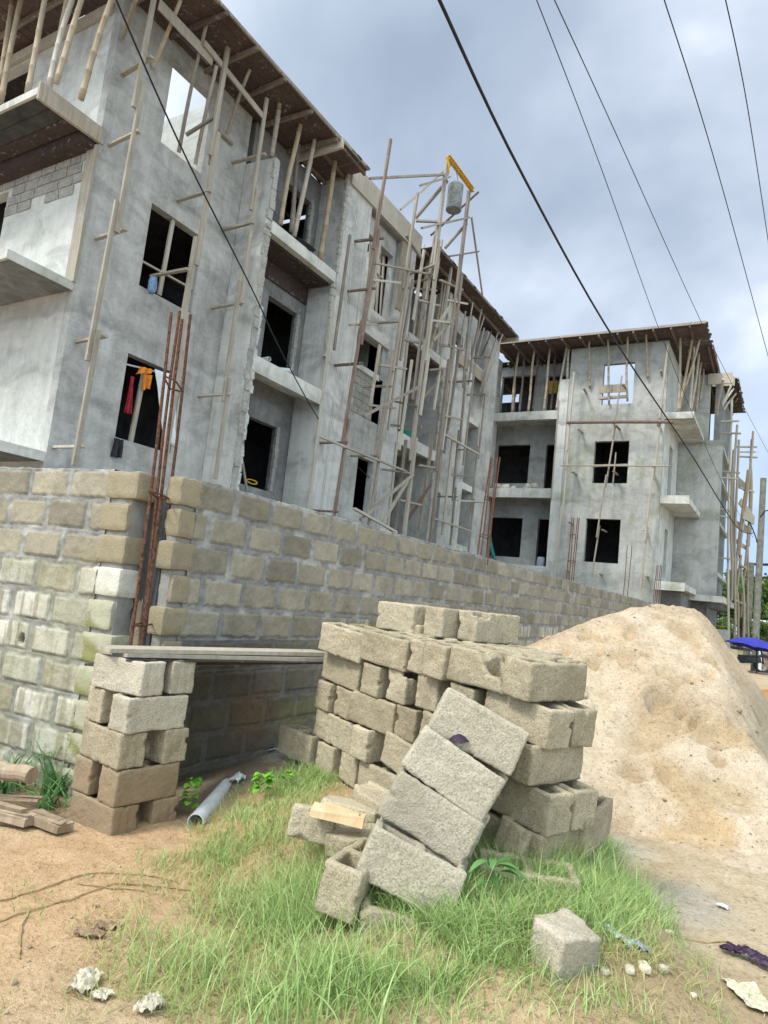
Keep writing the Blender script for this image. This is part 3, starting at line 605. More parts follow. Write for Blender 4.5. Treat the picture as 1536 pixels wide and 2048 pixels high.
# first bay: back wall, side wall, slabs
O1 = (11.52, 12.66, 3.80, 5.40); O2 = (11.68, 12.86, 6.75, 8.43); O3 = (11.72, 12.86, 9.9, 11.45)
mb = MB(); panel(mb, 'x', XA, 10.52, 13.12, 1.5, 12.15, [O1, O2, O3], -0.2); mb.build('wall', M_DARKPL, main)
for (a, b_, c_, d_) in (O1, O2, O3): edge_blocks(XA + 0.004, b_ - 0.07, b_ + 0.04, c_, d_, main, 0.2, 0.006)
for z in (F2, F3):
    mb = MB(); mb.box(XA + 0.01, -10.0, 10.53, 13.04, z - 0.14, z, 0, 0.006); mb.box(-10.16, -9.985, 10.53, 13.04, z - (0.36 if z == F2 else 0.27), z + 0.004, 0, 0.008); mb.build('balcony_slab', M_SLAB, main)
mb = MB(); mb.box(XA + 0.02, -10.18, 10.54, 13.03, F3 - 0.32, F3 - 0.15); mb.box(XA + 0.02, XA + 0.06, 10.54, 13.03, F3 - 0.75, F3 - 0.33, 0, .004); mb.build('formwork', M_FORM, main)
mb = MB(); mb.box(XA, -9.99, 10.53, 13.04, F1 - 0.3, F1); mb.build('balcony_slab', M_SLAB, main)
# pillar one with its timber edge and block edge
mb = MB(); mb.box(-10.85, -10.0, 13.09, 14.30, 1.5, 12.22); mb.build('column', M_COLUMN, main)
edge_blocks(-10.0, 13.03, 13.13, F3 + 0.02, 12.2, main, 0.16, 0.01); edge_blocks(-10.0, 12.98, 13.12, 7.3, F3 - 0.3, main, 0.2, 0.02)
mb = MB()
for z0, z1 in ((1.6, 3.9), (3.9, 6.2), (6.2, 8.6)): mb.box(-9.99, -9.955, 13.02, 13.11, z0, z1 - 0.02, 0, 0.008)
mb.build('edge_board', M_TIMBERL, main)
mb = MB()
for y in (13.55, 13.62, 14.15): mb.box(-9.998, -9.985, y, y + 0.025, 1.6, 12.1, 0, 0.003)
mb.build('plaster_guide', M_PALE, main)
# stair bay between the pillars
mb = MB(); panel(mb, 'x', -10.2, 14.3, 16.15, 1.5, 12.15, [(14.5, 15.95, 9.42, 11.46), (14.52, 15.95, 7.72, 8.66), (15.3, 16.1, 3.85, 5.32), (14.30, 14.40, 3.9, 5.35), (14.30, 14.42, 6.5, 8.66), (15.72, 16.15, 6.42, 7.72)], -0.18); mb.build('wall', M_PLAST, main)
mb = MB(); mb.box(-10.42, -10.10, 14.31, 16.13, 8.66, 9.43, 0, 0.02); mb.build('landing_beam', M_SLAB, main)
mb = MB(); mb.box(-10.30, -10.12, 14.5, 15.78, 7.60, 7.75, 0, 0.01); mb.build('landing_beam', M_SLAB, main)
mb = MB()
for r in range(6):
    y = 14.55 + (r % 2) * 0.2
    while y < 15.6: mb.box(-10.205, -10.185 + rng.uniform(0, .006), y + .01, min(y + 0.42, 15.7), 6.42 + r * 0.2 + .008, 6.42 + r * 0.2 + 0.19, 0, 0.005); y += 0.43
mb.build('block_course', M_RAWBLK, main)
mb = MB(); panel(mb, 'y', 16.14, -13.2, -10.22, F1, 11.9, [], 0.0001 + 0.05); mb.build('wall', M_WING, main)
mb = MB(); panel(mb, 'x', -13.0, 14.3, 16.1, F1, 11.2, [(14.6, 15.6, 9.9, 11.0)], -0.1); mb.build('wall', M_DARKPL, main)
mb = MB(); panel(mb, 'y', 14.3, -13.0, -10.9, F1, 11.2, [], -0.05); mb.build('wall', M_DARKPL, main)
mb = MB(); mb.box(-13.0, -10.45, 14.32, 16.1, 8.95, 9.15); mb.box(-13.0, -11.6, 14.32, 16.1, 7.4, 7.6); mb.box(-13.0, -10.45, 14.32, 16.1, 5.75, 5.95); mb.build('stair_landing', M_DARKPL, main)
mb = MB(); mb.box(-10.02, -9.93, 13.16, 17.06, 12.02, 12.62, 0, 0.006); mb.box(-10.02, -9.90, 13.1, 13.16, 12.3, 12.5); mb.build('beam_shutter', M_TIMBERL, main)
mb = MB(); mb.box(-10.9, -10.03, 12.98, 13.08, 12.24, 12.42); mb.build('beam_shutter', M_TIMBERL, main)
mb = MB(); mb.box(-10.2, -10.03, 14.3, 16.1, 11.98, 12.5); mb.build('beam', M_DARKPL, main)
mb = MB(); mb.box(-10.06, -9.98, 16.04, 16.6, 10.9, 11.98); mb.box(-10.04, -9.975, 16.03, 16.35, 9.9, 10.9); mb.build('column_shutter', M_BOARD, main)
# pillar two
mb = MB(); mb.box(-10.8, -10.0, 16.14, 16.92, 1.5, 12.25); mb.build('column', M_COLUMN, main)
mb = MB()
for z0, z1 in ((1.6, 4.4), (4.4, 6.1), (6.5, 9.3)): mb.box(-9.99, -9.955, 16.86, 16.96, z0, z1, 0, 0.006)
mb.build('edge_board', M_TIMBERL, main)
# third bay with balconies
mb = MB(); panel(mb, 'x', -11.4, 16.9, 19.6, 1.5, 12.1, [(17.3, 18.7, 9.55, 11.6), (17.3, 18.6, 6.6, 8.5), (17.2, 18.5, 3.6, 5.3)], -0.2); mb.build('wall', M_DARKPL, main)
for z, t in ((F3, 0.24), (6.42, 0.32)):
    mb = MB(); mb.box(-11.38, -10.0, 16.96, 19.55, z - 0.14, z, 0, 0.006); mb.box(-10.15, -9.98, 16.96, 19.6, z - t, z + 0.03, 0, 0.012); mb.build('balcony_slab', M_SLAB, main)
mb = MB()
for i in range(6): mb.box(-11.3, -10.02, 17.0 + i * 0.42, 17.36 + i * 0.42, F3 - 0.30, F3 - 0.255, 0, 0.01)
mb.build('formwork', M_FORM, main)
mb = MB(); mb.box(-11.38, -10.02, 19.45, 19.66, 1.5, 11.95); mb.build('wall', M_PLAST, main)
edge_blocks(-10.0, 19.44, 19.66, 2.0, 9.3, main, 0.22, 0.02)
# slit window wall and last pillars
mb = MB(); panel(mb, 'x', -10.06, 19.66, 21.32, 1.5, 11.7, [(19.80, 20.35, 6.55, 8.3), (19.80, 20.30, 3.5, 5.2), (20.1, 20.9, 9.75, 10.9)], -0.18); mb.build('wall', M_PLAST, main)
mb = MB(); mb.box(-10.5, -9.97, 21.32, 21.76, 1.5, 11.9); mb.build('column', M_COLUMN, main)
mb = MB(); mb.box(-10.6, -10.0, 22.82, 24.15, 1.5, 11.95); mb.build('column', M_PLAST, main)
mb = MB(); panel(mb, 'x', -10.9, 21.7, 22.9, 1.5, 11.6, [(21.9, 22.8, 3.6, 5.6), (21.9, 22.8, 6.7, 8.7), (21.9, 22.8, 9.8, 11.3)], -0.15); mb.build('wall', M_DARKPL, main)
for z in (8.35, 5.9, 10.35, 3.7):
    mb = MB(); mb.box(-10.5, -10.02, 21.78, 22.80, z - 0.22, z, 0, 0.02); mb.build('landing_beam', M_SLAB, main)
mb = MB(); mb.box(-10.01, -9.965, 20.35, 22.9, 9.86, 10.24, 0, 0.01); mb.build('edge_board', M_BOARD, main)
mb = MB(); panel(mb, 'x', -14.5, 16.2, 25.5, F1, 11.2, [], -0.1)
for y in (19.5, 21.4): panel(mb, 'y', y, -14.4, -11.5, F1, 11.3, [], 0.1)
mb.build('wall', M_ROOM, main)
for z in (F2, F3):
    mb = MB(); mb.box(-14.4, -11.45, 16.2, 25.4, z - 0.2, z - 0.01); mb.build('floor_slab', M_ROOM, main)
# roof formwork: boards on joists along the eaves
def formwork(parent, x0, x1, y0, y1, z, along, bw=0.21, edge=None):
    mb = MB()
    if along == 'y':
        x = x0
        while x < x1 - 0.02:
            y = y0 + rng.uniform(-.06, .06)
            while y < y1 - 0.1:
                l = min(rng.uniform(2.2, 3.6), y1 - y + rng.uniform(-.05, .08)); dz = rng.uniform(-.010, .012); mb.box(x + .004, min(x + bw - .006, x1), y, y + l - .012, z + dz, z + 0.028 + dz, 0, 0.004); y += l
            x += bw
    else:
        y = y0
        while y < y1 - 0.02:
            a = x0 + rng.uniform(-.04, .04); b_ = x1 + rng.uniform(-.06, .07); dz = rng.uniform(-.010, .012); mb.box(a, b_, y + .004, min(y + bw - .006, y1), z + dz, z + 0.028 + dz, 0, 0.004); y += bw
    f = mb.build('roof_formwork', M_FORM, parent)
    if along == 'y':
        y = y0 + 0.3
        while y < y1: k = MB(); k.bar((x0 + .02, y, z - 0.07), (x1 + rng.uniform(-.02, .10), y + rng.uniform(-.1, .1), z - 0.07), 0.06, 0.10); k.build('joist', M_JOIST, f); y += rng.uniform(0.75, 1.0)
    else:
        x = x0 + 0.25
        while x < x1: k = MB(); k.bar((x, y0, z - 0.07), (x + rng.uniform(-.05, .05), y1, z - 0.07), 0.06, 0.10); k.build('joist', M_JOIST, f); x += rng.uniform(0.55, 0.7)
    e = MB()
    if edge == 'x1':
        y = y0
        while y < y1: l = min(rng.uniform(1.8, 3), y1 - y); e.box(x1 - .02, x1 + .018, y, y + l - .01, z - 0.02, z + 0.055, 0, 0.008); y += l
    if edge == 'y0':
        x = x0
        while x < x1: l = min(rng.uniform(1.8, 3), x1 - x); e.box(x, x + l - .01, y0 - .018, y0 + .02, z - 0.03, z + 0.06, 0, 0.008); x += l
    if edge: e.build('edge_batten', M_TIMBER, f)
    return f
formwork(main, -10.95, -9.42, 5.2, 11.9, RF, 'y', edge='x1')
formwork(main, -10.95, -9.42, 11.9, 13.14, RF + 0.03, 'x', edge='x1')
formwork(main, -11.3, -9.36, 17.04, 24.3, RF, 'x', edge='x1')
formwork(main, -18, -10.96, 5.2, 6.9, RF, 'y')
formwork(main, -18, -13.6, 6.9, 9.8, RF, 'y')
formwork(main, -15.5, -10.96, 10.0, 14.2, RF, 'x', 0.3)
formwork(main, -14.3, -11.35, 16.2, 19.5, RF, 'x', 0.3)
mb = MB(); mb.bar((-10.5, 24.28, 12.1), (-9.3, 24.3, 12.12), 0.05, 0.16); mb.build('end_fascia', M_BOARD, main)
mb = MB(); mb.bar((-10.9, 11.85, 12.08), (-9.35, 11.87, 12.10), 0.07, 0.24); mb.build('end_fascia', M_TIMBERL, main)
mb = MB(); p0 = at(318, 8, 0, -10.1); p1 = at(425, 122, 0, -10.1); mb.bar(p0, p1, 0.03, 0.22); p0 = at(408, 85, 0, -10.05); p1 = at(528, 235, 0, -10.05); mb.bar(p0, p1, 0.035, 0.12); mb.build('edge_board', M_TIMBERL, main)
mb = MB(); mb.box(-18, -11.1, 6.72, 6.79, 11.78, 11.98, 0, .005); mb.build('edge_board', M_TIMBERL, main)
# loose battens nailed in window two and window one
mb = MB(); mb.bar(at(346, 440, 0, -10.95), at(318, 590, 0, -10.95), 0.08, 0.05); mb.bar(at(283, 522, 0, -10.93), at(384, 578, 0, -10.93), 0.05, 0.03); mb.build('window_batten', M_TIMBERL, main)
mb = MB(); mb.bar(at(288, 745, 0, -10.95), at(260, 888, 0, -10.95), 0.09, 0.05); mb.build('window_batten', M_TIMBERL, main)
# batten clutter inside the stair window
mb = MB()
for a, b_ in (((741, 455), (738, 600)), ((764, 470), (752, 625)), ((770, 480), (757, 690)), ((745, 512), (790, 500)), ((738, 530), (780, 575))):
    mb.bar(at(*a, 0, -10.5), at(*b_, 0, -10.5), 0.06, 0.05)
mb.build('window_batten', M_TIMBERL, main)

# ---- far wing
wing = empty('apartment_wing', (-7, 25.8, 1.5), 'far wing of unfinished concrete building facing the camera, end wall with three stacked windows', 'building')
YF = 25.8
V1 = (-6.58, -5.32, 3.67, 5.31); V2 = (-6.46, -5.19, 6.67, 8.30); V3 = (-6.32, -5.17, 9.73, 11.36)
mb = MB(); panel(mb, 'y', YF, -7.62, -4.0, 1.2, 12.1, [V1, V2, V3], 0.2); mb.build('wall', M_WING, wing)
mb = MB(); mb.box(-7.98, -7.62, YF - 0.04, YF + 0.4, 1.2, 10.85); mb.build('column', M_COLUMN, wing)
edge = MB(); edge.box(-7.99, -7.95, YF - 0.07, YF - 0.04, 6.0, 10.0, 0, 0.006); edge.build('edge_board', M_TIMBERL, wing)
mb = MB(); panel(mb, 'x', -4.0, YF + .2, 31.2, 1.2, 12.05, [(27.3, 28.05, 3.4, 5.25), (27.3, 28.2, 6.5, 8.5), (28.6, 29.4, 9.55, 11.4)], -0.2); mb.build('wall', M_PALE, wing)
BH = [(-11.02, -9.6, 3.78, 5.44), (-11.02, -9.53, 6.93, 8.62), (-11.05, -9.54, 9.62, 11.72), (-8.92, -8.42, 3.38, 5.43), (-8.82, -8.3, 6.44, 8.6), (-9.0, -8.2, 9.56, 11.6)]
mb = MB(); panel(mb, 'y', 27.3, -11.4, -7.7, 1.2, 12.15, BH, 0.2); mb.build('wall', M_PLAST, wing)
mb = MB(); panel(mb, 'x', -11.35, 24.2, 27.3, 1.2, 12.0, [], -0.2); mb.build('wall', M_PLAST, wing)
mb = MB(); panel(mb, 'x', -7.75, YF + 0.4, 27.3, 1.2, 12.0, [], 0.15); mb.build('wall', M_DARKPL, wing)
mb = MB(); mb.box(-11.05, -10.64, 24.6, YF + 0.35, 1.2, 11.95); mb.build('column', M_PLAST, wing)
for z, t in ((F1, 0.3), (6.42, 0.36), (9.58, 0.32)):
    mb = MB(); mb.box(-11.3, -7.76, YF + 0.2, 27.29, z - 0.15, z, 0, 0.004); mb.box(-10.64, -7.98, YF - 0.02, YF + 0.2, z - t, z + 0.02, 0, 0.012); mb.build('balcony_slab', M_SLAB, wing)
for z, t, y1 in ((9.30, 0.16, 30.9), (6.22, 0.2, 29.9), (3.14, 0.22, 29.7)):
    mb = MB(); mb.box(-4.0, -3.05, YF + 0.01, y1, z - t, z, 0, 0.012); mb.box(-4.0, -3.03, YF - 0.03, YF + 0.13, z - t - 0.07, z + 0.02, 0, 0.01); mb.build('balcony_slab', M_SLAB, wing)
# inner rooms
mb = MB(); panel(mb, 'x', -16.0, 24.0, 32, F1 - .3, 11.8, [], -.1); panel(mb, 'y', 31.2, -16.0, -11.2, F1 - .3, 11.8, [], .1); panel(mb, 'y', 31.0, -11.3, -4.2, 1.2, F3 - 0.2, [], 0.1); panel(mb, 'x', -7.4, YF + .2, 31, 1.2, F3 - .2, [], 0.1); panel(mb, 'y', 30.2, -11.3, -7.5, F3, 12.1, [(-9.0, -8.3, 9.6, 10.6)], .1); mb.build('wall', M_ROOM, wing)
for z in (F1 - 0.02, F2 - 0.02, F3 - 0.02):
    mb = MB(); mb.box(-15.9, -4.21, 27.51, 31, z - 0.2, z); mb.box(-7.6, -4.21, YF + 0.21, 27.5, z - 0.2, z); mb.build('floor_slab', M_ROOM, wing)
mb = MB(); panel(mb, 'y', 29.0, -7.3, -4.2, F3, 10.75, [(-5.6, -5.0, 9.9, 10.5)], 0.15); mb.build('wall', M_BLOCKG, wing)
# projecting block behind with its own ledge
mb = MB(); panel(mb, 'y', 29.6, -3.99, -2.36, 2.9, 9.22, [], 0.2); panel(mb, 'y', 29.62, -3.99, -2.9, 9.22, 12.0, [], 0.59); mb.build('wall', M_WING, wing)
mb = MB(); panel(mb, 'x', -2.36, 29.82, 30.1, 2.9, 9.22, [], -0.2); panel(mb, 'x', -2.55, 30.1, 35.5, 2.9, 12.0, [], -0.2); panel(mb, 'x', -2.9, 29.8, 30.2, 9.22, 12.0, [], -0.2); mb.build('wall', M_DARKPL, wing)
for z in (6.1, 4.0, 7.9, 9.3):
    mb = MB(); mb.box(-2.56, -2.42, 30.12, 35.5, z - 0.14, z, 0, 0.01); mb.build('floor_band', M_SLAB, wing)
mb = MB(); mb.box(-4.0, -2.05, 29.35, 35.5, 2.72, 2.95, 0, 0.015); mb.build('base_ledge', M_SLAB, wing)
mb = MB(); panel(mb, 'y', 27.2, -4.0, -3.3, -0.2, 2.9, [], 0.2); panel(mb, 'y', 30.3, -3.4, -2.7, -0.2, 2.7, [], 0.2); panel(mb, 'x', -2.7, 30.5, 35, -0.2, 2.7, [], -0.2); panel(mb, 'x', -3.3, 27.4, 30.3, -.2, 2.9, [], -.2); mb.build('wall', M_DARKPL, wing)
for i in range(5): mb = MB(); mb.box(-2.68, -2.15, 30.0 + i * 0.9, 30.12 + i * 0.9, 2.5, 2.715); mb.build('ledge_bracket', M_DARKPL, wing)
formwork(wing, -10.6, -2.66, 24.75, 26.9, RF, 'x', edge='y0')
formwork(wing, -15.9, -7.7, 26.9, 31.2, RF, 'x', 0.3)
formwork(wing, -4.3, -2.62, 26.9, 30.3, RF, 'x', edge='x1')
formwork(wing, -4.0, -1.98, 30.9, 36.0, RF, 'x', edge='x1')
mb = MB(); mb.box(-3.3, -2.1, 30.7, 30.76, 11.85, 12.25, 0, .01); mb.build('end_fascia', M_BOARD, wing)
mb = MB(); mb.box(-3.0, -2.1, 29.5, 29.56, 11.55, 12.0, 0, .01); mb.build('end_fascia', M_BOARD, wing)
mb = MB(); p0 = at(1190, 964, 1, 25.75); mb.bar((V2[0], 25.75, 7.33), (V2[1], 25.75, 7.36), 0.03, 0.09); mb.bar(at(1232, 905, 1, 25.74), at(1226, 966, 1, 25.74), 0.07, 0.04); mb.build('window_batten', M_TIMBERL, wing)
mb = MB()
for z, h_ in ((10.2, 0.32), (9.95, 0.12)): mb.box(V3[0] - 0.1, V3[1] - 0.25, 25.79, 25.83, z, z + h_, 0, 0.02)
mb.build('window_boards', M_BOARD, wing)
# ---------------------------------------------------------------- hollow sandcrete blocks
BL, BW, BH_ = 0.45, 0.185, 0.212
def voxel_block(seed, hollow=True, cut=None, c=0.0125, dims=(BL, BW, BH_)):
    nx, ny, nz = [max(3, int(round(d / c))) for d in dims]
    A = np.ones((nx, ny, nz), bool)
    if hollow:
        e = 3; web = 4; cw = (nx - 2 * e - web) // 2
        for x0 in (e, e + cw + web): A[x0:x0 + cw, 3:ny - 3, 2:] = False
    X_, Y_, Z_ = np.meshgrid(np.arange(nx) + .5, np.arange(ny) + .5, np.arange(nz) + .5, indexing='ij')
    if cut is not None: A &= ~cut(X_ / nx, Y_ / ny, Z_ / nz)
    r_ = random.Random(seed * 7 + 1)
    for _ in range(r_.randint(3, 6)):      # knocked off corners and edges
        e_ = [r_.choice((0, nx)), r_.choice((0, ny)), r_.choice((0, nz))]; kk = r_.randint(0, 2); e_[kk] = r_.uniform(0, (nx, ny, nz)[kk]); q_ = r_.uniform(0.9, 2.1)
        A &= ~(np.hypot(np.hypot((X_ - e_[0]) / r_.uniform(.8, 2.2), Y_ - e_[1]), Z_ - e_[2]) < q_)
    P = np.pad(A, 1)
    idx = {}; vs = []; fs = []
    def vid(t):
        if t not in idx: idx[t] = len(vs); vs.append(t)
        return idx[t]
    nb = {0: ((1, 0, 0), [(1, 0, 0), (1, 1, 0), (1, 1, 1), (1, 0, 1)]), 1: ((-1, 0, 0), [(0, 0, 0), (0, 0, 1), (0, 1, 1), (0, 1, 0)]),
          2: ((0, 1, 0), [(0, 1, 0), (0, 1, 1), (1, 1, 1), (1, 1, 0)]), 3: ((0, -1, 0), [(0, 0, 0), (1, 0, 0), (1, 0, 1), (0, 0, 1)]),
          4: ((0, 0, 1), [(0, 0, 1), (1, 0, 1), (1, 1, 1), (0, 1, 1)]), 5: ((0, 0, -1), [(0, 0, 0), (0, 1, 0), (1, 1, 0), (1, 0, 0)])}
    for (dx, dy, dz), q in nb.values():
        sh = P[1 + dx:1 + dx + nx, 1 + dy:1 + dy + ny, 1 + dz:1 + dz + nz]
        for i, j, k in np.argwhere(A & ~sh): fs.append([vid((i + a, j + b, k + d)) for a, b, d in q])
    v = np.array(vs, float); f = np.array(fs)
    nrm = np.zeros_like(v)
    E = np.concatenate([f[:, [0, 1]], f[:, [1, 2]], f[:, [2, 3]], f[:, [3, 0]]])
    deg = np.zeros(len(v)); np.add.at(deg, E[:, 0], 1); np.add.at(deg, E[:, 1], 1)
    for it in range(2):
        s = np.zeros_like(v); np.add.at(s, E[:, 0], v[E[:, 1]]); np.add.at(s, E[:, 1], v[E[:, 0]])
        v = v + 0.5 * (s / deg[:, None] - v)
    v = (v - np.array([nx, ny, 0]) / np.array([2, 2, 1])) * c
    v[:, 0] *= dims[0] / (nx * c); v[:, 1] *= dims[1] / (ny * c); v[:, 2] *= dims[2] / (nz * c)
    if hollow:
        en = np.abs(v[:, 0]) > dims[0] / 2 - 0.02; gr = np.exp(-((np.abs(v[:, 1]) - 0.034) / 0.007) ** 2); v[:, 0] -= np.sign(v[:, 0]) * en * gr * 0.006      # mould grooves on the ends
    for k in range(3):
        v[:, k] += 0.012 * fbm(v[:, (k + 1) % 3] * 13 + seed * 3.1, v[:, (k + 2) % 3] * 13 + v[:, k] * 6, seed + k, 3) + 0.006 * fbm(v[:, (k + 1) % 3] * 55, v[:, (k + 2) % 3] * 55 + v[:, k] * 31, seed + 5 + k, 2)
    return v, f
def block_mesh(seed, mat, **kw):
    v, f = voxel_block(seed, **kw); return mesh_np('hollow_block', v, f, mat, True)
BM = {}
for mk, mm in (('b', M_BLOCK), ('g', M_BLOCKG), ('w', M_BLOCKW)):
    BM[mk] = [block_mesh(10 + i + 50 * len(mk), mm) for i in range(5)]
def chip(x, y, z): return (z > 0.78 - 0.5 * (np.abs(x - 0.12) < 0.12) * 0.5) & (x < 0.3) & (y < 0.35) & (z + x * 0.4 > 0.86)
BM['b'].append(block_mesh(77, M_BLOCK, cut=chip))
BROKEN = block_mesh(81, M_BLOCK, cut=lambda x, y, z: (x > 0.40) & (z > 0.95 - 0.95 * (x - 0.40) / 0.6 + 0.10 * np.sin(x * 17) + 0.12 * (y > 0.4)))
BITE = block_mesh(83, M_BLOCK, cut=lambda x, y, z: (z > 0.5 + 1.4 * (x - 0.55) ** 2 * 4) & (y < 0.35))
SOLID = {}
nblk = [0]
def block(mesh, origin, lv, wv, uv, label, group=None, cat='concrete block', name='hollow_block', s=(1, 1, 1)):
    """origin = centre of the base; lv, wv, uv = directions of length, width and height"""
    o = bpy.data.objects.new(name, mesh); COL.objects.link(o)
    m = Matrix.Identity(4)
    for i in range(3): m[i][0] = lv[i] * s[0]; m[i][1] = wv[i] * s[1]; m[i][2] = uv[i] * s[2]; m[i][3] = origin[i]
    o.matrix_world = m; nblk[0] += 1
    return tag(o, label, cat, group)
def pick(k): return rng.choice(BM[k])
def yawed(ang):
    c, s = math.cos(ang), math.sin(ang); return Vector((c, s, 0)), Vector((-s, c, 0)), Vector((0, 0, 1))

# main stack: face A looks at the camera, face B to the right
PL = Vector((-2.95, 4.28, 0)); AD = Vector((0.940, -0.342, 0)).normalized(); BD = Vector((0.342, 0.940, 0)).normalized(); SS = (1.04, 1.08, 0.97)
Z0 = 0.29; CH = 0.2115
ORD = ['bottom', 'second', 'third', 'fourth', 'top']; NTH = ['first', 'second', 'third', 'fourth', 'fifth', 'sixth', 'seventh', 'eighth', 'ninth', 'tenth']
courses = [
    ['H', 'H', 'S', 'H', 'S', 'H'],
    ['S', 'H', 'S', 'H', 'S'],
    ['H', 'H', 'S', 'H', 'H', 'S', 'H'],
    ['S', 'H', 'H', 'H', 'H', 'S'],
    ['S', 'S', 'H', 'H', 'X', 'H'],
]
starts = [0.04, -0.07, -0.08, -0.06, -0.02]
for ci, row in enumerate(courses):
    a = starts[ci]; z = Z0 + CH * ci; nf = 0
    widths = [0.472 if t in 'SX' else 0.208 for t in row]; slack = (1.99 + (0.06, 0.09, 0.0, 0.04, -0.04)[ci] - a - sum(widths)) / max(1, len(row) - 1)
    slack = max(-0.012, min(0.09, slack))
    for t, w in zip(row, widths):
        ca = a + w / 2; jit = rng.uniform(-0.05, 0.03); yj = rng.uniform(-0.085, 0.085); tz = rng.uniform(-0.02, 0.02)
        base = PL + AD * ca + Vector((0, 0, z + 0.0))
        rot = Matrix.Rotation(yj, 3, 'Z') @ Matrix.Rotation(tz, 3, 'X') @ Matrix.Rotation(rng.uniform(-0.03, 0.03), 3, 'Y')
        rot = Matrix.Rotation(0.06 + rng.uniform(-0.035, 0.045), 3, BD) @ rot
        lab = f"{NTH[nf]} block from the left in the {ORD[ci]} course of the main block stack"
        if t == 'S' or t == 'X':
            mesh = BROKEN if t == 'X' else pick('b')
            if t == 'X': lab = 'broken hollow block with sloping jagged top on the front corner of the stack'
            block(mesh, base + BD * (BW / 2 + jit), rot @ AD, rot @ BD, rot @ Vector((0, 0, 1)), lab, 'hollow blocks in the main stack', s=SS)
            if ci == 4 or ca > 1.2:
                block(pick('b'), base + BD * (BW * 1.5 + 0.035 + jit), rot @ AD, rot @ BD, rot @ Vector((0, 0, 1)), f"block standing behind the {NTH[nf]} front block, {ORD[ci]} course of main stack", 'hollow blocks in the main stack', s=SS)
        else:
            block(pick('b'), base + BD * (BL / 2 + jit), rot @ BD, -(rot @ AD), rot @ Vector((0, 0, 1)), lab, 'hollow blocks in the main stack', s=SS)
        a += w + slack; nf += 1
    # second depth zone, seen on the top and on the right side
zt = Z0 + CH * 4
for i, (ca, cb, t) in enumerate(((0.30, 0.48, 'A'), (0.66, 0.66, 'B'), (0.30, 0.66, 'A'), (0.88, 0.80, 'B'))):
    R3 = Matrix.Rotation(rng.uniform(-0.06, 0.06), 3, 'Z'); l_, w_ = (R3 @ AD, R3 @ BD) if t == 'A' else (R3 @ BD, -(R3 @ AD))
    block(pick('b'), PL + AD * ca + BD * cb + Vector((0, 0, zt + CH - 0.002)), l_, w_, Vector((0, 0, 1)), f"{NTH[i]} of the few blocks laid loosely above the top course at the stack rear", 'hollow blocks in the main stack')
top_extra = [(0.35, 0.50, 'A', 0), (0.62, 0.62, 'B', 1), (0.82, 0.70, 'B', 0), (1.0, 0.72, 'B', 0), (1.19, 0.66, 'B', 0), (1.37, 0.66, 'B', 0), (1.60, 0.40, 'A', 0), (1.72, 0.36, 'X', 2)]
for i, (ca, cb, t, q) in enumerate(top_extra):
    R3 = Matrix.Rotation(rng.uniform(-0.08, 0.08), 3, 'Z')
    l_, w_ = (R3 @ AD, R3 @ BD) if t != 'B' else (R3 @ BD, -(R3 @ AD))
    block(BITE if q == 2 else pick('b'), PL + AD * ca + BD * cb + Vector((0, 0, zt + rng.uniform(0, 0.01) + (0.06 if i in (0,) else 0))), l_, w_, Vector((0, 0, 1)),
          ('hollow block with a scooped broken rim at the right rear of the stack top' if q == 2 else f"{NTH[i]} open hollow block from the left in the rear row of the stack top"), 'hollow blocks in the main stack')
# leaning rows in front
LO_ = Vector((-1.585, 2.71, 0.405)); ll = Vector((0.8413, 0.361, -0.4023)).normalized(); lt = Vector((0.4421, -0.8878, 0.1278)); lt = (lt - ll * lt.dot(ll)).normalized(); lu = lt.cross(ll).normalized()
if lu.z < 0: lu = -lu
offs = [0.0, -0.018, -0.031, -0.014]; SBK = [0, 0.13, 0.15, 0.23]; names = ['lowest', 'second', 'third', 'uppermost']
for i in range(4):
    for k in range(3):
        fz = -0.006 * i
        og = LO_ + lu * (0.222 * i + (0.02 * rng.uniform(-1, 1) if k else 0)) + ll * (offs[i] + BL / 2 + (rng.uniform(-.012, .012) + 0.022 * k * rng.uniform(.2, 1.2))) - lt * (SBK[i] + BW / 2 + k * (BW + 0.014))
        R3 = Matrix.Rotation((0.09, -0.01, -0.06, 0.04)[i] + (rng.uniform(-.03, .03) if k else 0), 3, lt)
        block((BM['g'][i] if k == 0 else pick('g')), og, R3 @ ll, -lt, R3 @ lu, (f"{names[i]} of the pale grey hollow blocks in the leaning front row" if k == 0 else f"grey hollow block in the {['', 'second', 'third', 'rearmost'][k]} rank behind the {names[i]} block of the leaning row"), 'leaning grey blocks', s=(1, 1, 1.04))
# small square pile carrying the planks
CR = Vector((-3.42, 2.93, 0)); e1 = Vector((-0.99, 0.10, 0)).normalized(); e2 = Vector((0.12, 0.992, 0)).normalized(); zb = -0.045; hh = 0.216
def pile(ci, dirn, along, back, lab, k, yaw=0.0):
    R3 = Matrix.Rotation(yaw, 3, 'Z'); zz = zb + hh * ci
    if dirn == 1: ogn = CR + e1 * (along + BL / 2) + e2 * (back + BW / 2); l_, w_ = -(R3 @ e1), R3 @ e2
    else: ogn = CR + e1 * (along + BW / 2) + e2 * (back + BL / 2); l_, w_ = R3 @ e2, R3 @ e1
    block(pick(k), ogn + Vector((0, 0, zz)), l_, w_, Vector((0, 0, 1)), lab, 'blocks of the small plank pile')
pile(0, 1, 0.0, 0.0, 'soil caked block at the base of the small pile, front', 'w', 0.03); pile(0, 1, 0.0, 0.30, 'soil caked block at the base of the small pile, rear right', 'w', -0.03)
pile(1, 2, 0.0, 0.0, 'soil stained block lying lengthwise second from ground in small pile', 'w'); pile(1, 2, 0.30, 0.0, 'stained block end on at the left, second from ground in small pile', 'w', 0.04)
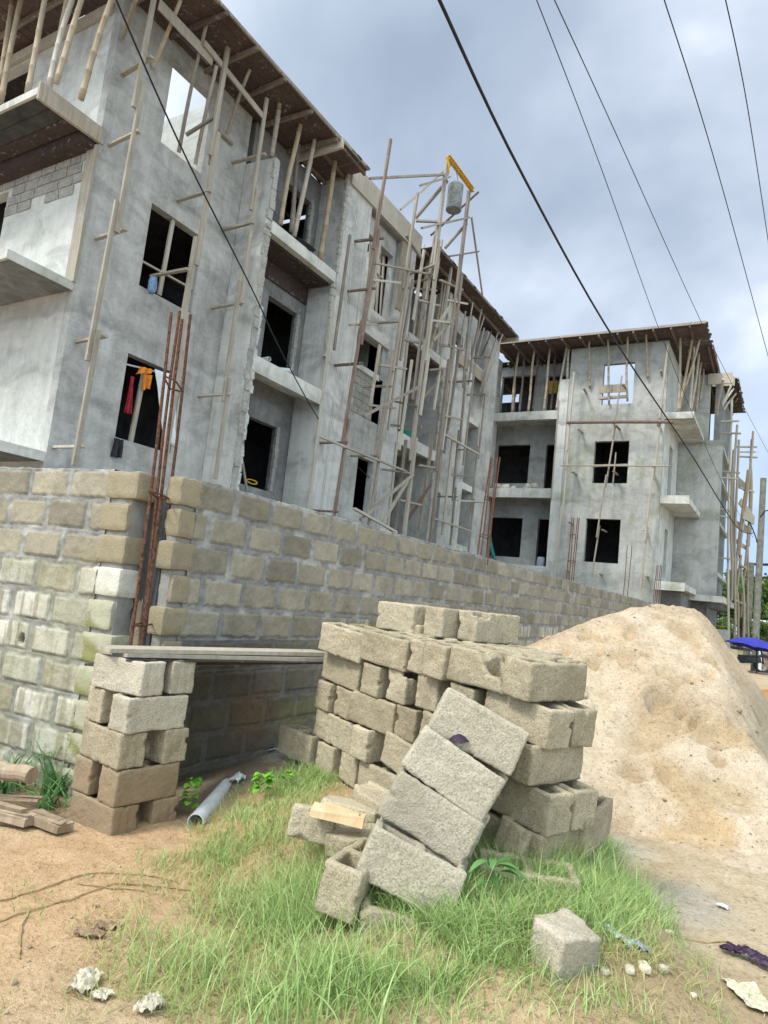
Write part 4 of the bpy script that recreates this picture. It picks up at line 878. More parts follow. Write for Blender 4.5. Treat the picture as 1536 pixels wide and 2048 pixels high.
pile(2, 1, 0.01, 0.0, 'block facing left in the middle course of the small pile', 'b', -0.02); pile(2, 1, 0.0, 0.30, 'block end on at the right in the middle course of small pile', 'b', 0.03)
pile(3, 2, 0.0, 0.0, 'pale grey block lengthwise, second from the top of the small pile', 'g', 0.02); pile(3, 2, 0.29, 0.02, 'grey block end on at left, second from the top of small pile', 'b', -0.05)
pile(4, 1, 0.0, 0.03, 'topmost block of the small pile, under the plank ends', 'g', 0.16); pile(4, 1, 0.02, 0.30, 'rear topmost block of the small pile under the planks', 'g', 0.02)
# planks from the pile to the main stack
zp0 = zb + hh * 5 + 0.006
mb = MB(); mb.quadbox([(-3.80, 3.06, zp0 - .025), (-3.58, 3.00, zp0), (-2.93, 4.55, zp0 + .015), (-3.16, 4.62, zp0 - .01), (-3.80, 3.06, zp0 - .001), (-3.58, 3.00, zp0 + .024), (-2.93, 4.55, zp0 + .042), (-3.16, 4.62, zp0 + .017)])
o = mb.build('plank', M_BOARD, origin=(-3.4, 3.8, zp0)); tag(o, 'lower weathered plank bridging from the small block pile to the main stack', 'plank', 'planks over the shelter')
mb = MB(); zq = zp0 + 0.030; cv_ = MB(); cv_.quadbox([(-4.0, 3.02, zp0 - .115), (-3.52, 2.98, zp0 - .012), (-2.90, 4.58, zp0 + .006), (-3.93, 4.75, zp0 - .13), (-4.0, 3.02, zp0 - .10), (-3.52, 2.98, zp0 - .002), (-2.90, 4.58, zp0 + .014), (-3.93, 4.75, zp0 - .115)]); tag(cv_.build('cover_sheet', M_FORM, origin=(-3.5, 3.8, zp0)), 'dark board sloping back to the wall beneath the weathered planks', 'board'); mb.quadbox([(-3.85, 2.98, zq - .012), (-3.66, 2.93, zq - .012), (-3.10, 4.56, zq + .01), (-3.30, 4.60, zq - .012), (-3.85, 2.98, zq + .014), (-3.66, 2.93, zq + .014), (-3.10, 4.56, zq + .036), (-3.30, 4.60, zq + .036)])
o = mb.build('plank', M_BOARD, origin=(-3.5, 3.8, zq)); tag(o, 'upper weathered plank overlapping the other beside the block wall', 'plank', 'planks over the shelter')
# loose blocks
def loose(mesh, p, yaw, pitch, roll, lab, s=(1, 1, 1), name='hollow_block'):
    R3 = Matrix.Rotation(yaw, 3, 'Z') @ Matrix.Rotation(pitch, 3, 'Y') @ Matrix.Rotation(roll, 3, 'X')
    return block(mesh, p, R3 @ Vector((1, 0, 0)), R3 @ Vector((0, 1, 0)), R3 @ Vector((0, 0, 1)), lab, None, name=name, s=s)
q = dep(708, 1775, 3.12); loose(BM['b'][1], (q.x, q.y, q.z - 0.06), math.radians(100), 0.05, 0.10, 'hollow block with open cavity in grass, left of the leaning row')
q = dep(815, 1822, 2.98); loose(BM['b'][2], (q.x, q.y, q.z - 0.20), math.radians(25), 0.14, 0.05, 'hollow block half sunk in grass beneath the lowest leaning block')
q = dep(1052, 1748, 3.35); loose(BM['b'][3], (q.x, q.y, q.z - 0.16), math.radians(25), 0.02, 0.08, 'half buried hollow block with open cavities right of the leaning row', s=(1.05, 1.2, 1))
q = dep(1166, 1640, 3.85); loose(BM['b'][0], (q.x, q.y, q.z - 0.12), math.radians(85), -0.10, 0.05, 'single hollow block standing at the right foot of the main stack')
q = dep(607, 1490, 5.2); loose(BM['b'][4], (q.x, q.y, q.z - 0.10), math.radians(-20), 0, 0.0, 'block under the plank shelter, left of the main stack')
q = dep(1052, 1675, 3.6); loose(BROKEN, (q.x, q.y, q.z - 0.10), math.radians(70), 0.2, 0.2, 'broken block fragment in grass at the right foot of the stack', s=(.8, 1, .8))
CHUNK = mesh_np('broken_block', *voxel_block(91, hollow=False, dims=(0.235, 0.20, 0.20), cut=lambda x, y, z: (x - y + 0.10 * np.sin(y * 9) < -0.72) | (z > 0.97 + 0.05 * np.sin(x * 5 + y * 3))), M_BLOCKG, True)
q = at(1108, 1985, 2, 0.10); loose(CHUNK, (q.x, q.y, g1(q.x, q.y) - 0.065), math.radians(64), 0.06, 0.12, 'broken lump of concrete block lying in the front grass', name='broken_block')
# rubble stones in the grass
def stone_mesh(seed, sx, sy, sz, mat):
    n = 14; U, W_ = np.meshgrid(np.linspace(0, 2 * math.pi, 2 * n, endpoint=False), np.linspace(0.004, math.pi - 0.004, n), indexing='ij')
    d = np.stack([np.cos(U) * np.sin(W_), np.sin(U) * np.sin(W_), np.cos(W_)], -1)
    sq = np.sign(d) * np.abs(d) ** 0.62
    r = 1 + 0.35 * (fbm(d[..., 0] * 2 + d[..., 2] + 9, d[..., 1] * 2 - d[..., 2] + 5, seed, 3))
    P = sq * r[..., None] * np.array([sx, sy, sz]) * 0.5
    nu, nv = P.shape[:2]; i = np.arange(nu)[:, None]; j = np.arange(nv - 1)[None]; a = i * nv + j; b_ = ((i + 1) % nu) * nv + j
    return mesh_np('stone', P.reshape(-1, 3), np.stack([a, a + 1, b_ + 1, b_], -1).reshape(-1, 4), mat, True)
SL = [block_mesh(95 + i, M_BLOCK, hollow=False, dims=d_, cut=c_) for i, (d_, c_) in enumerate((((0.24, 0.20, 0.16), lambda x, y, z: (x - 0.5 * y + 0.1 * np.sin(y * 8) < 0.05) | (z + .3 * x > 1.12)), ((0.34, 0.20, 0.10), lambda x, y, z: (x + 0.6 * y > 1.35 + .1 * np.sin(x * 9)) | (x - y < -.75)), ((0.30, 0.2, 0.12), lambda x, y, z: (x + y < .35) | (z > .95 + .1 * np.sin(7 * y)))))]
for a, b_, d_, k, yw, pt, rl, lab in ((622, 1640, 3.55, 0, 25, 0.1, -0.15, 'upright lump of broken block at the left end of the rubble in grass'), (705, 1610, 3.9, 1, 10, 0.05, -0.1, 'flat slab of broken block behind the split wood offcut'), (712, 1672, 3.45, 2, 35, -0.06, 0.1, 'low broken block piece in front of the wood offcut'), (748, 1592, 4.0, 2, -15, 0.1, 0.05, 'small broken block piece at the left foot of leaning row')):
    q = dep(a, b_, d_); loose(SL[k], (q.x, q.y, max(q.z - 0.09, g1(q.x, q.y) - .03)), math.radians(yw), pt, rl, lab, name='broken_block')
q = dep(678, 1627, 3.42); mb = MB(); L3 = Vector((0.9, 0.42, -0.02)).normalized()
mb.bar(q - L3 * 0.14 + Vector((0, 0, .0)), q + L3 * 0.13 + Vector((0, 0, -.02)), 0.11, 0.035, j=0.012); mb.bar(q - L3 * 0.12 + Vector((0.02, .03, .018)), q + L3 * 0.07 + Vector((0.02, .03, 0)), 0.06, 0.02, j=0.008)
o = mb.build('wood_offcut', M_RAWW, origin=q); tag(o, 'split raw wood offcut lying on the rubble stones', 'wood')
q = dep(918, 1478, 3.32); mb = MB()
n = 18
for i in range(n):
    t = 2 * math.pi * i / n
    mb.face([q + Vector((0, 0, .035)), q + Vector((0.034 * math.cos(t), 0.034 * math.sin(t), 0.016)), q + Vector((0.034 * math.cos(t + 2 * math.pi / n), 0.034 * math.sin(t + 2 * math.pi / n), 0.016))])
    a0 = Vector((0.034 * math.cos(t), 0.034 * math.sin(t), 0.016)); a1 = Vector((0.034 * math.cos(t + 2 * math.pi / n), 0.034 * math.sin(t + 2 * math.pi / n), 0.016))
    mb.face([q + a0, q + a1, q + a1 * 1.6 - Vector((0, 0, .028)), q + a0 * 1.6 - Vector((0, 0, .028))])
o = mb.build('cloth_cap', M_PURPLE, smooth=True, origin=q); tag(o, 'crumpled dark purple cap in the gap of the leaning blocks', 'cap')
# pipe, logs
p0 = Vector(at(391, 1645, 2, 0.055)); p1 = Vector(at(455, 1572, 2, 0.10))
mb = MB(); dr = (p1 - p0).normalized(); n = 24; r0, r1 = 0.055, 0.048
a = dr.cross(Vector((0, 0, 1))).normalized(); b_ = a.cross(dr)
ring = lambda c, r: [c + (a * math.cos(2 * math.pi * k / n) + b_ * math.sin(2 * math.pi * k / n)) * r for k in range(n)]
RA, RB, RC, RD = ring(p0, r0), ring(p1, r0), ring(p1, r1), ring(p0, r1)
for A_, B_ in ((RA, RB), (RB, RC), (RC, RD), (RD, RA)):
    for k in range(n): k2 = (k + 1) % n; mb.face([A_[k], A_[k2], B_[k2], B_[k]])
o = mb.build('drain_pipe', M_PVC, smooth=False, origin=p0); tag(o, 'grey plastic pipe lying open end forward between pile and grass', 'pipe')
for i, (a_, b2, d0, d1, r, lab) in enumerate([((-60, 1528), (64, 1552), 4.5, 4.3, 0.055, 'pale round log beneath the left block wall'), ((-60, 1608), (62, 1640), 4.2, 4.05, 0.06, 'rotting dark log piece lying lowest of the left wood'), ((60, 1632), (128, 1658), 4.15, 4.0, 0.065, 'reddish rotten log end beside the small block pile'), ((-40, 1592), (80, 1600), 4.3, 4.2, 0.03, 'thin flat bark strip between the left logs')]):
    s = dep(*a_, d0); e = dep(*b2, d1); pts = [s.lerp(e, t) + Vector((rng.uniform(-.008, .008), 0, rng.uniform(-.012, .012))) for t in np.linspace(0, 1, 9)]
    mb = MB()
    if i == 0: mb.tube(pts, [r * rng.uniform(0.9, 1.06) for _ in pts], 14)
    else:
        mb.bar(pts[0], pts[8], r * 1.7, r * 0.7, j=.008); mb.bar(pts[1] + Vector((0, .01, r * .5)), pts[7] + Vector((0, 0, r * .5)), r * .7, r * .35, j=.008); mb.bar(pts[2] + Vector((0, -.02, r * .42)), pts[8] + Vector((0, -.015, r * .4)), r * .5, r * .3, j=.008)
    o = mb.build('log', M_LOG, smooth=False, origin=s); tag(o, lab, 'log')
# ---------------------------------------------------------------- scaffolding: uprights with the short putlogs that tie them to the wall
def wob(p, q, n=7, a=0.02):
    p = Vector(p); q = Vector(q); L_ = (q - p).length; ph = rng.uniform(0, 6); k = rng.uniform(0.6, 1.4)
    return [p.lerp(q, t) + Vector((math.sin(ph + t * 5 * k), math.cos(ph * 1.3 + t * 4 * k), 0)) * a * min(1, L_ / 3) for t in np.linspace(0, 1, n)]
def upright(parent, pts, x, w=0.085, ax=0, mat=None, name='upright', pieces=3):
    """a post nailed together from overlapping lengths of timber"""
    P = [at(a, b, ax, x) for a, b in pts]
    mb = MB(); segs = []
    if len(P) == 2 and pieces > 1:
        for i in range(pieces):
            t0 = i / pieces; t1 = min(1, (i + 1) / pieces + 0.06); o_ = 0.035 * (1 if i % 2 else -1)
            a, b = P[0].lerp(P[1], t0), P[0].lerp(P[1], t1); segs.append((a + Vector((o_ * 0.5, o_, 0)), b + Vector((o_ * 0.5, o_, 0))))
    else: segs = list(zip(P[:-1], P[1:]))
    for a, b in segs: mb.bar(a, b, w, w * 0.62, j=0.006)
    return mb.build(name, mat or M_TIMBER, parent)
def putlogs(parent, lst, x, ax=0, mat=None, w=0.075, wall=None, xi=None):
    for (a, b, c, d) in lst:
        mb = MB(); q = at(c, d, ax, x)
        if wall is not None:
            p = at(a, b, ax, wall)
            if ax == 0: p.y = p.y; p = Vector((wall - 0.05, q.y + (p.y - q.y) * 0.35, q.z + 0.02))
            else: p = Vector((q.x + rng.uniform(-.05, .05), wall + 0.05, q.z))
        else: p = at(a, b, ax, x if xi is None else xi)
        e = (q - p).normalized() * 0.10; mb.bar(p, q + e, w, w * 0.6, j=0.006); mb.build('putlog', mat or M_TIMBER, parent)
def scaff(x, ax, pts, put, label, wall, mat=None, w=0.085, pieces=3, group=None):
    base = at(*pts[-1], ax, x); t = empty('timber_scaffold', base, label, 'scaffold', group)
    upright(t, pts, x, w, ax, mat, pieces=pieces); putlogs(t, put, x, ax, mat, wall=wall); return t
scaff(-10.05, 0, [(325, -70), (143, 930)], [(262, 143, 298, 118), (233, 302, 272, 265), (203, 475, 246, 460), (167, 685, 206, 673), (116, 895, 163, 893)], 'tall timber scaffold pole at the near corner of the flat wall', XA, M_TIMBERL, pieces=4)
t = scaff(-10.0, 0, [(466, 58), (322, 936)], [(363, 397, 414, 383), (305, 552, 369, 540)], 'timber scaffold pole in front of the windows of the flat wall', XA, M_TIMBERL, 0.10, 4)
upright(t, [(447, 130), (421, 330)], -10.08, 0.08, 0, M_TIMBER, pieces=1); mb = MB(); mb.bar(at(372, 270, 0, -10.6), at(436, 230, 0, -10.0), 0.06, 0.05); mb.build('brace', M_TIMBER, t)
scaff(-10.02, 0, [(537, 198), (427, 957)], [(462, 316, 524, 310), (449, 459, 501, 446), (430, 608, 480, 606), (404, 786, 454, 788)], 'timber scaffold pole standing along the fin wall of the first bay', XA, M_TIMBERL, 0.085, 4)
SX = -9.25
t = scaff(SX, 0, [(784, 280), (663, 1045)], [(702, 487, 760, 477), (692, 589, 745, 577), (671, 729, 718, 727), (645, 884, 689, 885), (623, 1019, 668, 1023)], 'reddish timber scaffold pole against the first pillar, rising above the roof', -10.0, M_TIMBERR, 0.085, 4)
t = scaff(SX, 0, [(838, 388), (735, 1050)], [(741, 645, 791, 643), (725, 776, 777, 772), (707, 914, 750, 912)], 'timber scaffold pole against the second pillar with nailed ledgers', -10.0, M_TIMBER, 0.085, 4)
for a in ((750, 526, 866, 550), (686, 892, 813, 943), (640, 873, 690, 894)):
    mb = MB(); mb.bar(at(a[0], a[1], 0, SX + .07), at(a[2], a[3], 0, SX + .07), 0.07, 0.045); mb.build('ledger', M_TIMBERL, t)
# hoist tower
HX_ = -9.0
base = at(806, 1075, 0, HX_); tw = empty('hoist_tower', base, 'rickety timber hoist tower with yellow beam rising past the eaves', 'hoist tower')
upright(tw, [(897, 316), (805, 1078)], HX_, 0.125, 0, M_TIMBER, pieces=4); upright(tw, [(940, 384), (858, 1086)], HX_, 0.125, 0, M_TIMBER, pieces=4)
upright(tw, [(924, 487), (899, 690)], HX_ + .07, 0.08, 0, M_TIMBER, pieces=1); upright(tw, [(879, 480), (868, 560)], HX_ + .06, 0.07, 0, M_TIMBERL, pieces=1); upright(tw, [(872, 590), (838, 830)], HX_ + .06, 0.09, 0, M_TIMBERL, pieces=2)
for a in ((806, 551, 871, 529), (839, 577, 873, 554), (821, 579, 873, 581), (805, 681, 859, 690), (790, 806, 835, 812), (780, 850, 843, 854), (772, 942, 819, 946)):
    mb = MB(); q = at(a[2], a[3], 0, HX_ + .05); p = at(a[0], a[1], 0, -9.95); p = Vector((p.x, q.y + (p.y - q.y) * .5, p.z)); mb.bar(p, q, 0.07, 0.05); mb.build('rung', M_TIMBER, tw)
for a in ((740, 357, 896, 349, -9.6, -9.0), (801, 419, 908, 324, -9.9, -8.95), (841, 371, 900, 354, -9.0, -8.9), (832, 436, 895, 361, -9.8, -9.0), (832, 442, 882, 444, -9.6, -9.0), (844, 456, 903, 442, -9.1, -8.93), (886, 447, 938, 435, -8.95, -8.95), (863, 470, 956, 385, -9.6, -8.9), (890, 496, 934, 446, -9.5, -9.0), (898, 513, 957, 503, -8.95, -8.95),
          (727, 832, 838, 774, -9.2, -8.93), (846, 796, 890, 750, -9.6, -9.0), (721, 1040, 826, 948, -9.25, -8.93), (763, 1048, 818, 958, -9.4, -9.0), (817, 1038, 862, 968, -9.3, -8.95), (708, 1017, 792, 1064, -9.2, -9.1), (871, 655, 912, 596, -9.2, -8.95), (867, 681, 908, 634, -9.3, -8.95)):
    mb = MB(); mb.bar(at(a[0], a[1], 0, a[4]), at(a[2], a[3], 0, a[5]), 0.085, 0.055, j=0.005); mb.build('brace', rng.choice([M_TIMBER, M_TIMBERL, M_TIMBER, M_TIMBERR]), tw)
mb = MB(); mb.bar(at(943, 434, 0, HX_), at(966, 598, 0, -9.4), 0.055, 0.045); mb.build('brace', M_TIMBER, tw)
mb = MB(); p = at(895, 314, 0, HX_ + .02); q = at(944, 381, 0, HX_ + .02); mb.bar(p, q, 0.05, 0.13); mb.bar(p + Vector((.05, 0, .05)), q + Vector((.05, 0, .05)), 0.07, 0.015); mb.bar(p + Vector((.05, 0, -.06)), q + Vector((.05, 0, -.06)), 0.07, 0.015); mb.bar(p, at(897, 345, 0, HX_ + .02), 0.06, 0.06); mb.build('hoist_beam', M_YELLOW, tw)
for a in ((870, 470, 842, 640, -9.7), (884, 480, 858, 640, -9.6), (905, 520, 880, 690, -9.5), (760, 480, 735, 640, -9.4), (826, 560, 800, 720, -9.3), (918, 700, 896, 860, -9.2), (846, 640, 826, 800, -9.2), (790, 700, 760, 900, -9.3), (868, 860, 838, 1060, -9.2), (905, 880, 884, 1070, -9.3), (812, 880, 790, 1060, -9.3)):
    mb = MB(); mb.bar(at(a[0], a[1], 0, a[4]), at(a[2], a[3], 0, a[4]), 0.085, 0.06, j=0.006); mb.build('standing_batten', rng.choice([M_TIMBER, M_TIMBERL]), tw)
for a in ((812, 470, 845, 520, -9.4), (880, 560, 925, 580, -9.1), (886, 690, 930, 700, -9.0), (858, 740, 905, 735, -9.05), (838, 930, 882, 938, -9.05), (800, 1000, 842, 1010, -9.05)):
    mb = MB(); mb.bar(at(a[0], a[1], 0, a[4]), at(a[2], a[3], 0, a[4]), 0.07, 0.05, j=0.006); mb.build('rung', M_TIMBER, tw)
# bucket
bc = at(909, 400, 0, HX_ + 0.03); bk = empty('concrete_bucket', bc, 'cement caked steel bucket hanging from the yellow hoist beam', 'bucket')
zt_ = at(912, 372, 0, HX_ + .03).z; zb_ = at(908, 423, 0, HX_ + .03).z
mb = MB(); n = 28; R0_, R1_ = 0.225, 0.235
for k in range(n):
    t0, t1 = 2 * math.pi * k / n, 2 * math.pi * (k + 1) / n; c0 = Vector((math.cos(t0), math.sin(t0), 0)); c1 = Vector((math.cos(t1), math.sin(t1), 0)); C_ = Vector((bc.x, bc.y, 0)); Zt = Vector((0, 0, zt_)); Zb = Vector((0, 0, zb_))
    mb.face([C_ + c0 * R0_ + Zb, C_ + c1 * R0_ + Zb, C_ + c1 * R1_ + Zt, C_ + c0 * R1_ + Zt]); mb.face([C_ + c0 * (R1_ - .02) + Zt, C_ + c1 * (R1_ - .02) + Zt, C_ + c1 * (R0_ - .02) + Zb, C_ + c0 * (R0_ - .02) + Zb])
    mb.face([C_ + c0 * R1_ + Zt, C_ + c1 * R1_ + Zt, C_ + c1 * (R1_ - .02) + Zt, C_ + c0 * (R1_ - .02) + Zt]); mb.face([C_ + Zb, C_ + c1 * R0_ + Zb, C_ + c0 * R0_ + Zb])
    mb.face([C_ + c0 * (R0_ + .012) + Zb + Vector((0, 0, .02)), C_ + c1 * (R0_ + .012) + Zb + Vector((0, 0, .02)), C_ + c1 * (R0_ + .014) + Zb + Vector((0, 0, .10)), C_ + c0 * (R0_ + .014) + Zb + Vector((0, 0, .10))])
mb.build('bucket_body', M_BUCKET, bk)
mb = MB(); hk = at(914, 340, 0, HX_ + .03); hk = Vector((bc.x, bc.y, hk.z))
for s_ in (-1, 1): mb.tube([Vector((bc.x, bc.y + s_ * .2, zt_)), Vector((bc.x, bc.y + s_ * .1, zt_ + .2)), hk - Vector((0, 0, .08))], 0.014, 6)
mb.tube([hk - Vector((0, 0, .09)), hk + Vector((0, 0, .10))], 0.035, 8); mb.tube([hk + Vector((.03, .02, 0)), hk + Vector((.03, .02, .16))], 0.012, 6); mb.build('bucket_handle', M_CEMENT, bk)
for a in ((700, 470, 668, 700, -9.5), (757, 420, 726, 640, -9.45), (812, 600, 776, 860, -9.3), (848, 500, 826, 640, -9.35), (876, 440, 852, 600, -9.2), (895, 640, 868, 820, -9.1), (910, 700, 884, 900, -9.1), (950, 730, 926, 930, -9.2), (760, 690, 738, 830, -9.4), (824, 720, 798, 900, -9.3)):
    mb = MB(); mb.bar(at(a[0], a[1], 0, a[4]), at(a[2], a[3], 0, a[4]), 0.075, 0.05, j=0.006); mb.build('standing_batten', rng.choice([M_TIMBERL, M_TIMBERL, M_TIMBER]), tw)
for a in ((745, 560, 800, 566, -9.3), (700, 650, 752, 648, -9.4), (760, 730, 812, 738, -9.3), (735, 810, 790, 816, -9.3), (880, 830, 922, 838, -9.1), (905, 950, 945, 954, -9.2), (836, 600, 880, 612, -9.1), (893, 600, 934, 608, -9.0), (860, 640, 906, 646, -9.0)):
    mb = MB(); mb.bar(at(a[0], a[1], 0, a[4]), at(a[2], a[3], 0, a[4]), 0.075, 0.05, j=0.006); mb.build('rung', rng.choice([M_TIMBER, M_TIMBERL]), tw)
# scaffold poles between the tower and the far wing
t = scaff(-9.3, 0, [(940, 640), (899, 1090)], [(905, 767, 941, 762), (921, 900, 954, 899), (877, 990, 909, 994)], 'thin timber scaffold pole just right of the hoist tower', -10.0, M_TIMBER, 0.08, 4)
for a in ((868, 1037, 941, 1062), (887, 868, 956, 908), (915, 1001, 975, 1004)): mb = MB(); mb.bar(at(a[0], a[1], 0, -9.2), at(a[2], a[3], 0, -9.2), 0.07, 0.05); mb.build('ledger', M_TIMBERL, t)
scaff(-9.35, 0, [(979, 690), (935, 1105)], [(944, 714, 976, 714), (934, 786, 966, 788), (950, 1003, 972, 1004)], 'timber scaffold pole on the last pillar before the far wing', -10.0, M_TIMBER, 0.075, 4)
# far wing front
Y2 = 25.3
scaff(Y2, 1, [(1150, 745), (1112, 1152)], [(1160, 765, 1168, 778), (1150, 842, 1156, 858), (1140, 930, 1145, 944), (1122, 1042, 1138, 1044), (1113, 1138, 1131, 1139)], 'scaffold pole at the left edge of the far wing end wall', YF, M_TIMBERL, 0.09, 3)
scaff(Y2, 1, [(1245, 752), (1182, 1153)], [(1237, 760, 1246, 770), (1229, 842, 1232, 852), (1216, 940, 1228, 944), (1200, 1044, 1206, 1060), (1186, 1146, 1200, 1148)], 'scaffold pole crossing the middle windows of the far wing end wall', YF, M_TIMBER, 0.075, 4)
scaff(Y2, 1, [(1338, 690), (1279, 1178)], [(1312, 762, 1322, 742), (1310, 845, 1316, 850), (1300, 940, 1305, 943), (1286, 1040, 1288, 1060), (1270, 1150, 1292, 1152)], 'scaffold pole at the right corner of the far wing end wall', YF, M_TIMBERL, 0.10, 4)
mb = MB(); mb.tube([at(1134, 845, 1, 25.2), at(1240, 844, 1, 25.2), at(1348, 844, 1, 25.2)], 0.06, 8); o = mb.build('ledger_pole', M_TIMBERR, origin=at(1134, 845, 1, 25.2)); tag(o, 'thick dark horizontal pole across the far wing below its top storey', 'pole')
mb = MB(); mb.tube([at(1122, 931, 1, 25.2), at(1340, 932, 1, 25.2)], 0.03, 6); o = mb.build('ledger_pole', M_TIMBERL, origin=at(1122, 931, 1, 25.2)); tag(o, 'thin horizontal rod across the middle window of the far wing', 'pole')
# ---------------------------------------------------------------- props under the slabs and eaves
def prop(top, bot, zt, zb, label, mat, r=0.042, group=None, xt=None, xb=None, ax=0, cleat=False, name='bamboo_prop', cat='prop'):
    p = at(*top, 2, zt) if xt is None else at(*top, ax, xt); q = at(*bot, 2, zb) if xb is None else at(*bot, ax, xb)
    mb = MB()
    pts = wob(q, p, 9, 0.025)
    rr = [r * (1.0 - 0.15 * i / 8) * rng.uniform(.95, 1.05) for i in range(9)]
    if 'bamboo' in name:     # swollen nodes
        P2 = []; R2 = []
        for i in range(8):
            P2 += [pts[i], pts[i].lerp(pts[i + 1], .46), pts[i].lerp(pts[i + 1], .5), pts[i].lerp(pts[i + 1], .54)]; R2 += [rr[i], rr[i], rr[i] * 1.18, rr[i]]
        mb.tube(P2 + [pts[-1]], R2 + [rr[-1]], 9)
    else: mb.tube(pts, rr, 6)
    if cleat: mb.bar(q + Vector((0, -.22, -.06)), q + Vector((0, .22, -.10)), 0.07, 0.05)
    o = mb.build(name, mat, smooth='bamboo' in name, origin=q); return tag(o, label, cat, group)
BP = [M_BAMBOO, M_TIMBERL, M_BAMBOO]
lst = [((45, -100), (-4, 170)), ((62, -90), (2, 207)), ((108, -80), (54, 184)), ((150, -95), (114, 100)), ((165, -90), (97, 178)), ((190, -80), (112, 165)), ((252, -90), (161, 200))]
for i, (a, b) in enumerate(lst): prop(a, b, 12.1, 9.42, f'{NTH[i]} bamboo prop from the left on the top left balcony', M_TIMBERL if i == 4 else M_BAMBOO, 0.05, 'bamboo props on the top left balcony', xb=5.95 if i not in (3,) else 6.4, ax=1, xt=6.1)
lst = [((273, -2), (245, 75)), ((361, 0), (307, 133)), ((413, 42), (357, 306)), ((432, 130), (391, 330)), ((500, 138), (453, 268))]
nm = ['by the near corner', 'left of the top window', 'through the top window opening', 'beside the right jamb of the top window', 'with a cleat right of the top window']
for i, (a, b) in enumerate(lst): prop(a, b, 12.15, 0, f'slanting timber prop under the near eaves {nm[i]}', M_TIMBER if i != 1 else M_BAMBOO, 0.04, 'slanting props under the near eaves', xb=-10.80, xt=-9.95, cleat=(i == 4), name='timber_prop')
lst = [((560, 202), (543, 313)), ((603, 224), (560, 450)), ((601, 279), (581, 463)), ((633, 262), (588, 471)), ((673, 309), (640, 518)), ((680, 369), (652, 523))]
for i, (a, b) in enumerate(lst): prop(a, b, 0, 9.53, f'{NTH[i]} bamboo prop from the left on the top balcony of the first bay', [M_TIMBERL, M_BAMBOO, M_TIMBER, M_TIMBERL, M_BAMBOO, M_TIMBER][i], 0.058 if i != 4 else 0.07, 'props on the top balcony of the first bay', xb=-10.12 if i not in (5,) else -10.5, xt=-10.05 if i not in (2, 5) else -10.5)
lst = [((849, 490), (822, 690)), ((868, 520), (838, 700)), ((888, 555), (862, 705)), ((893, 540), (872, 720)), ((914, 560), (890, 700)), ((858, 500), (832, 690))]
for i, (a, b) in enumerate(lst): prop(a, b, 0, 9.5, f'{NTH[i]} prop from the left under the eaves of the third bay', rng.choice([M_BAMBOO, M_TIMBERL]), 0.045, 'props under the eaves of the third bay', xb=-10.1, xt=-10.0)
lst = [((945, 605), (929, 702)), ((963, 618), (943, 714)), ((968, 634), (944, 708)), ((968, 655), (950, 735)), ((983, 663), (962, 715)), ((995, 665), (958, 790)), ((1006, 668), (962, 800)), ((931, 622), (921, 690)), ((958, 640), (936, 770))]
for i, (a, b) in enumerate(lst): prop(a, b, 0, 0, f'{NTH[i]} thin batten prop from the left at the far end of the eaves', rng.choice([M_TIMBER, M_TIMBERR, M_TIMBERL]), 0.032, 'thin props at the far end of the eaves', xb=-9.95, xt=-9.6, name='timber_prop')
lst = [((1037, 695), (1023, 827)), ((1049, 712), (1039, 826)), ((1071, 687), (1055, 826)), ((1077, 700), (1066, 825)), ((1102, 683), (1087, 825)), ((1112, 701), (1102, 823)), ((1134, 683), (1113, 823)), ((1139, 678), (1134, 760)), ((1030, 730), (1028, 826))]
for i, (a, b) in enumerate(lst):
    bk_ = i in (1, 3, 5, 8); prop(a, b, 0, 9.58, f'{NTH[i]} slender prop on the top balcony of the far wing' if i < 8 else 'rearmost thin prop on the top balcony of the far wing', [M_BAMBOO, M_TIMBER, M_BAMBOO, M_TIMBERR, M_BAMBOO, M_TIMBERR, M_TIMBERL, M_TIMBERL, M_TIMBER][i], 0.05, 'props on the top balcony of the far wing', xb=26.4 if bk_ else 25.85, xt=26.4 if bk_ else 25.75, ax=1)
lst = [((1179, 680), (1179, 777)), ((1215, 679), (1219, 809)), ((1254, 670), (1254, 803)), ((1293, 664), (1295, 758))]
for i, (a, b) in enumerate(lst): prop(a, b, 0, 0, f'{NTH[i]} prop from the left leaning under the eaves of the far end wall', M_BAMBOO if i != 1 else M_TIMBER, 0.042, 'props under the eaves of the far end wall', xb=25.72, xt=25.3, ax=1)
lst = [((1362, 662), (1355, 827)), ((1387, 655), (1358, 827)), ((1389, 665), (1380, 826)), ((1405, 662), (1370, 777)), ((1399, 703), (1382, 822)), ((1403, 720), (1391, 822)), ((1408, 735), (1400, 803))]
xs = [25.9, 25.9, 26.6, 26.2, 27.5, 28.4, 29.2]
for i, (a, b) in enumerate(lst): prop(a, b, 0, 0, f'{NTH[i]} prop from the front on the top side balcony of the far wing', M_BAMBOO if i % 2 else M_TIMBERL, 0.05, 'props on the top side balcony of the far wing', xb=xs[i], xt=xs[i] + .1, ax=1)
lst = [((1445, 758), (1434, 830)), ((1465, 767), (1444, 808)), ((1467, 777), (1444, 812)), ((1471, 787), (1447, 820)), ((1475, 797), (1465, 816))]
for i, (a, b) in enumerate(lst): prop(a, b, 0, 0, f'{NTH[i]} short slanting prop under the roof edge of the rear block', M_TIMBERL, 0.045, 'slanting props of the rear block', xb=-2.5, xt=-2.15 + 0.0 * i, name='timber_prop')
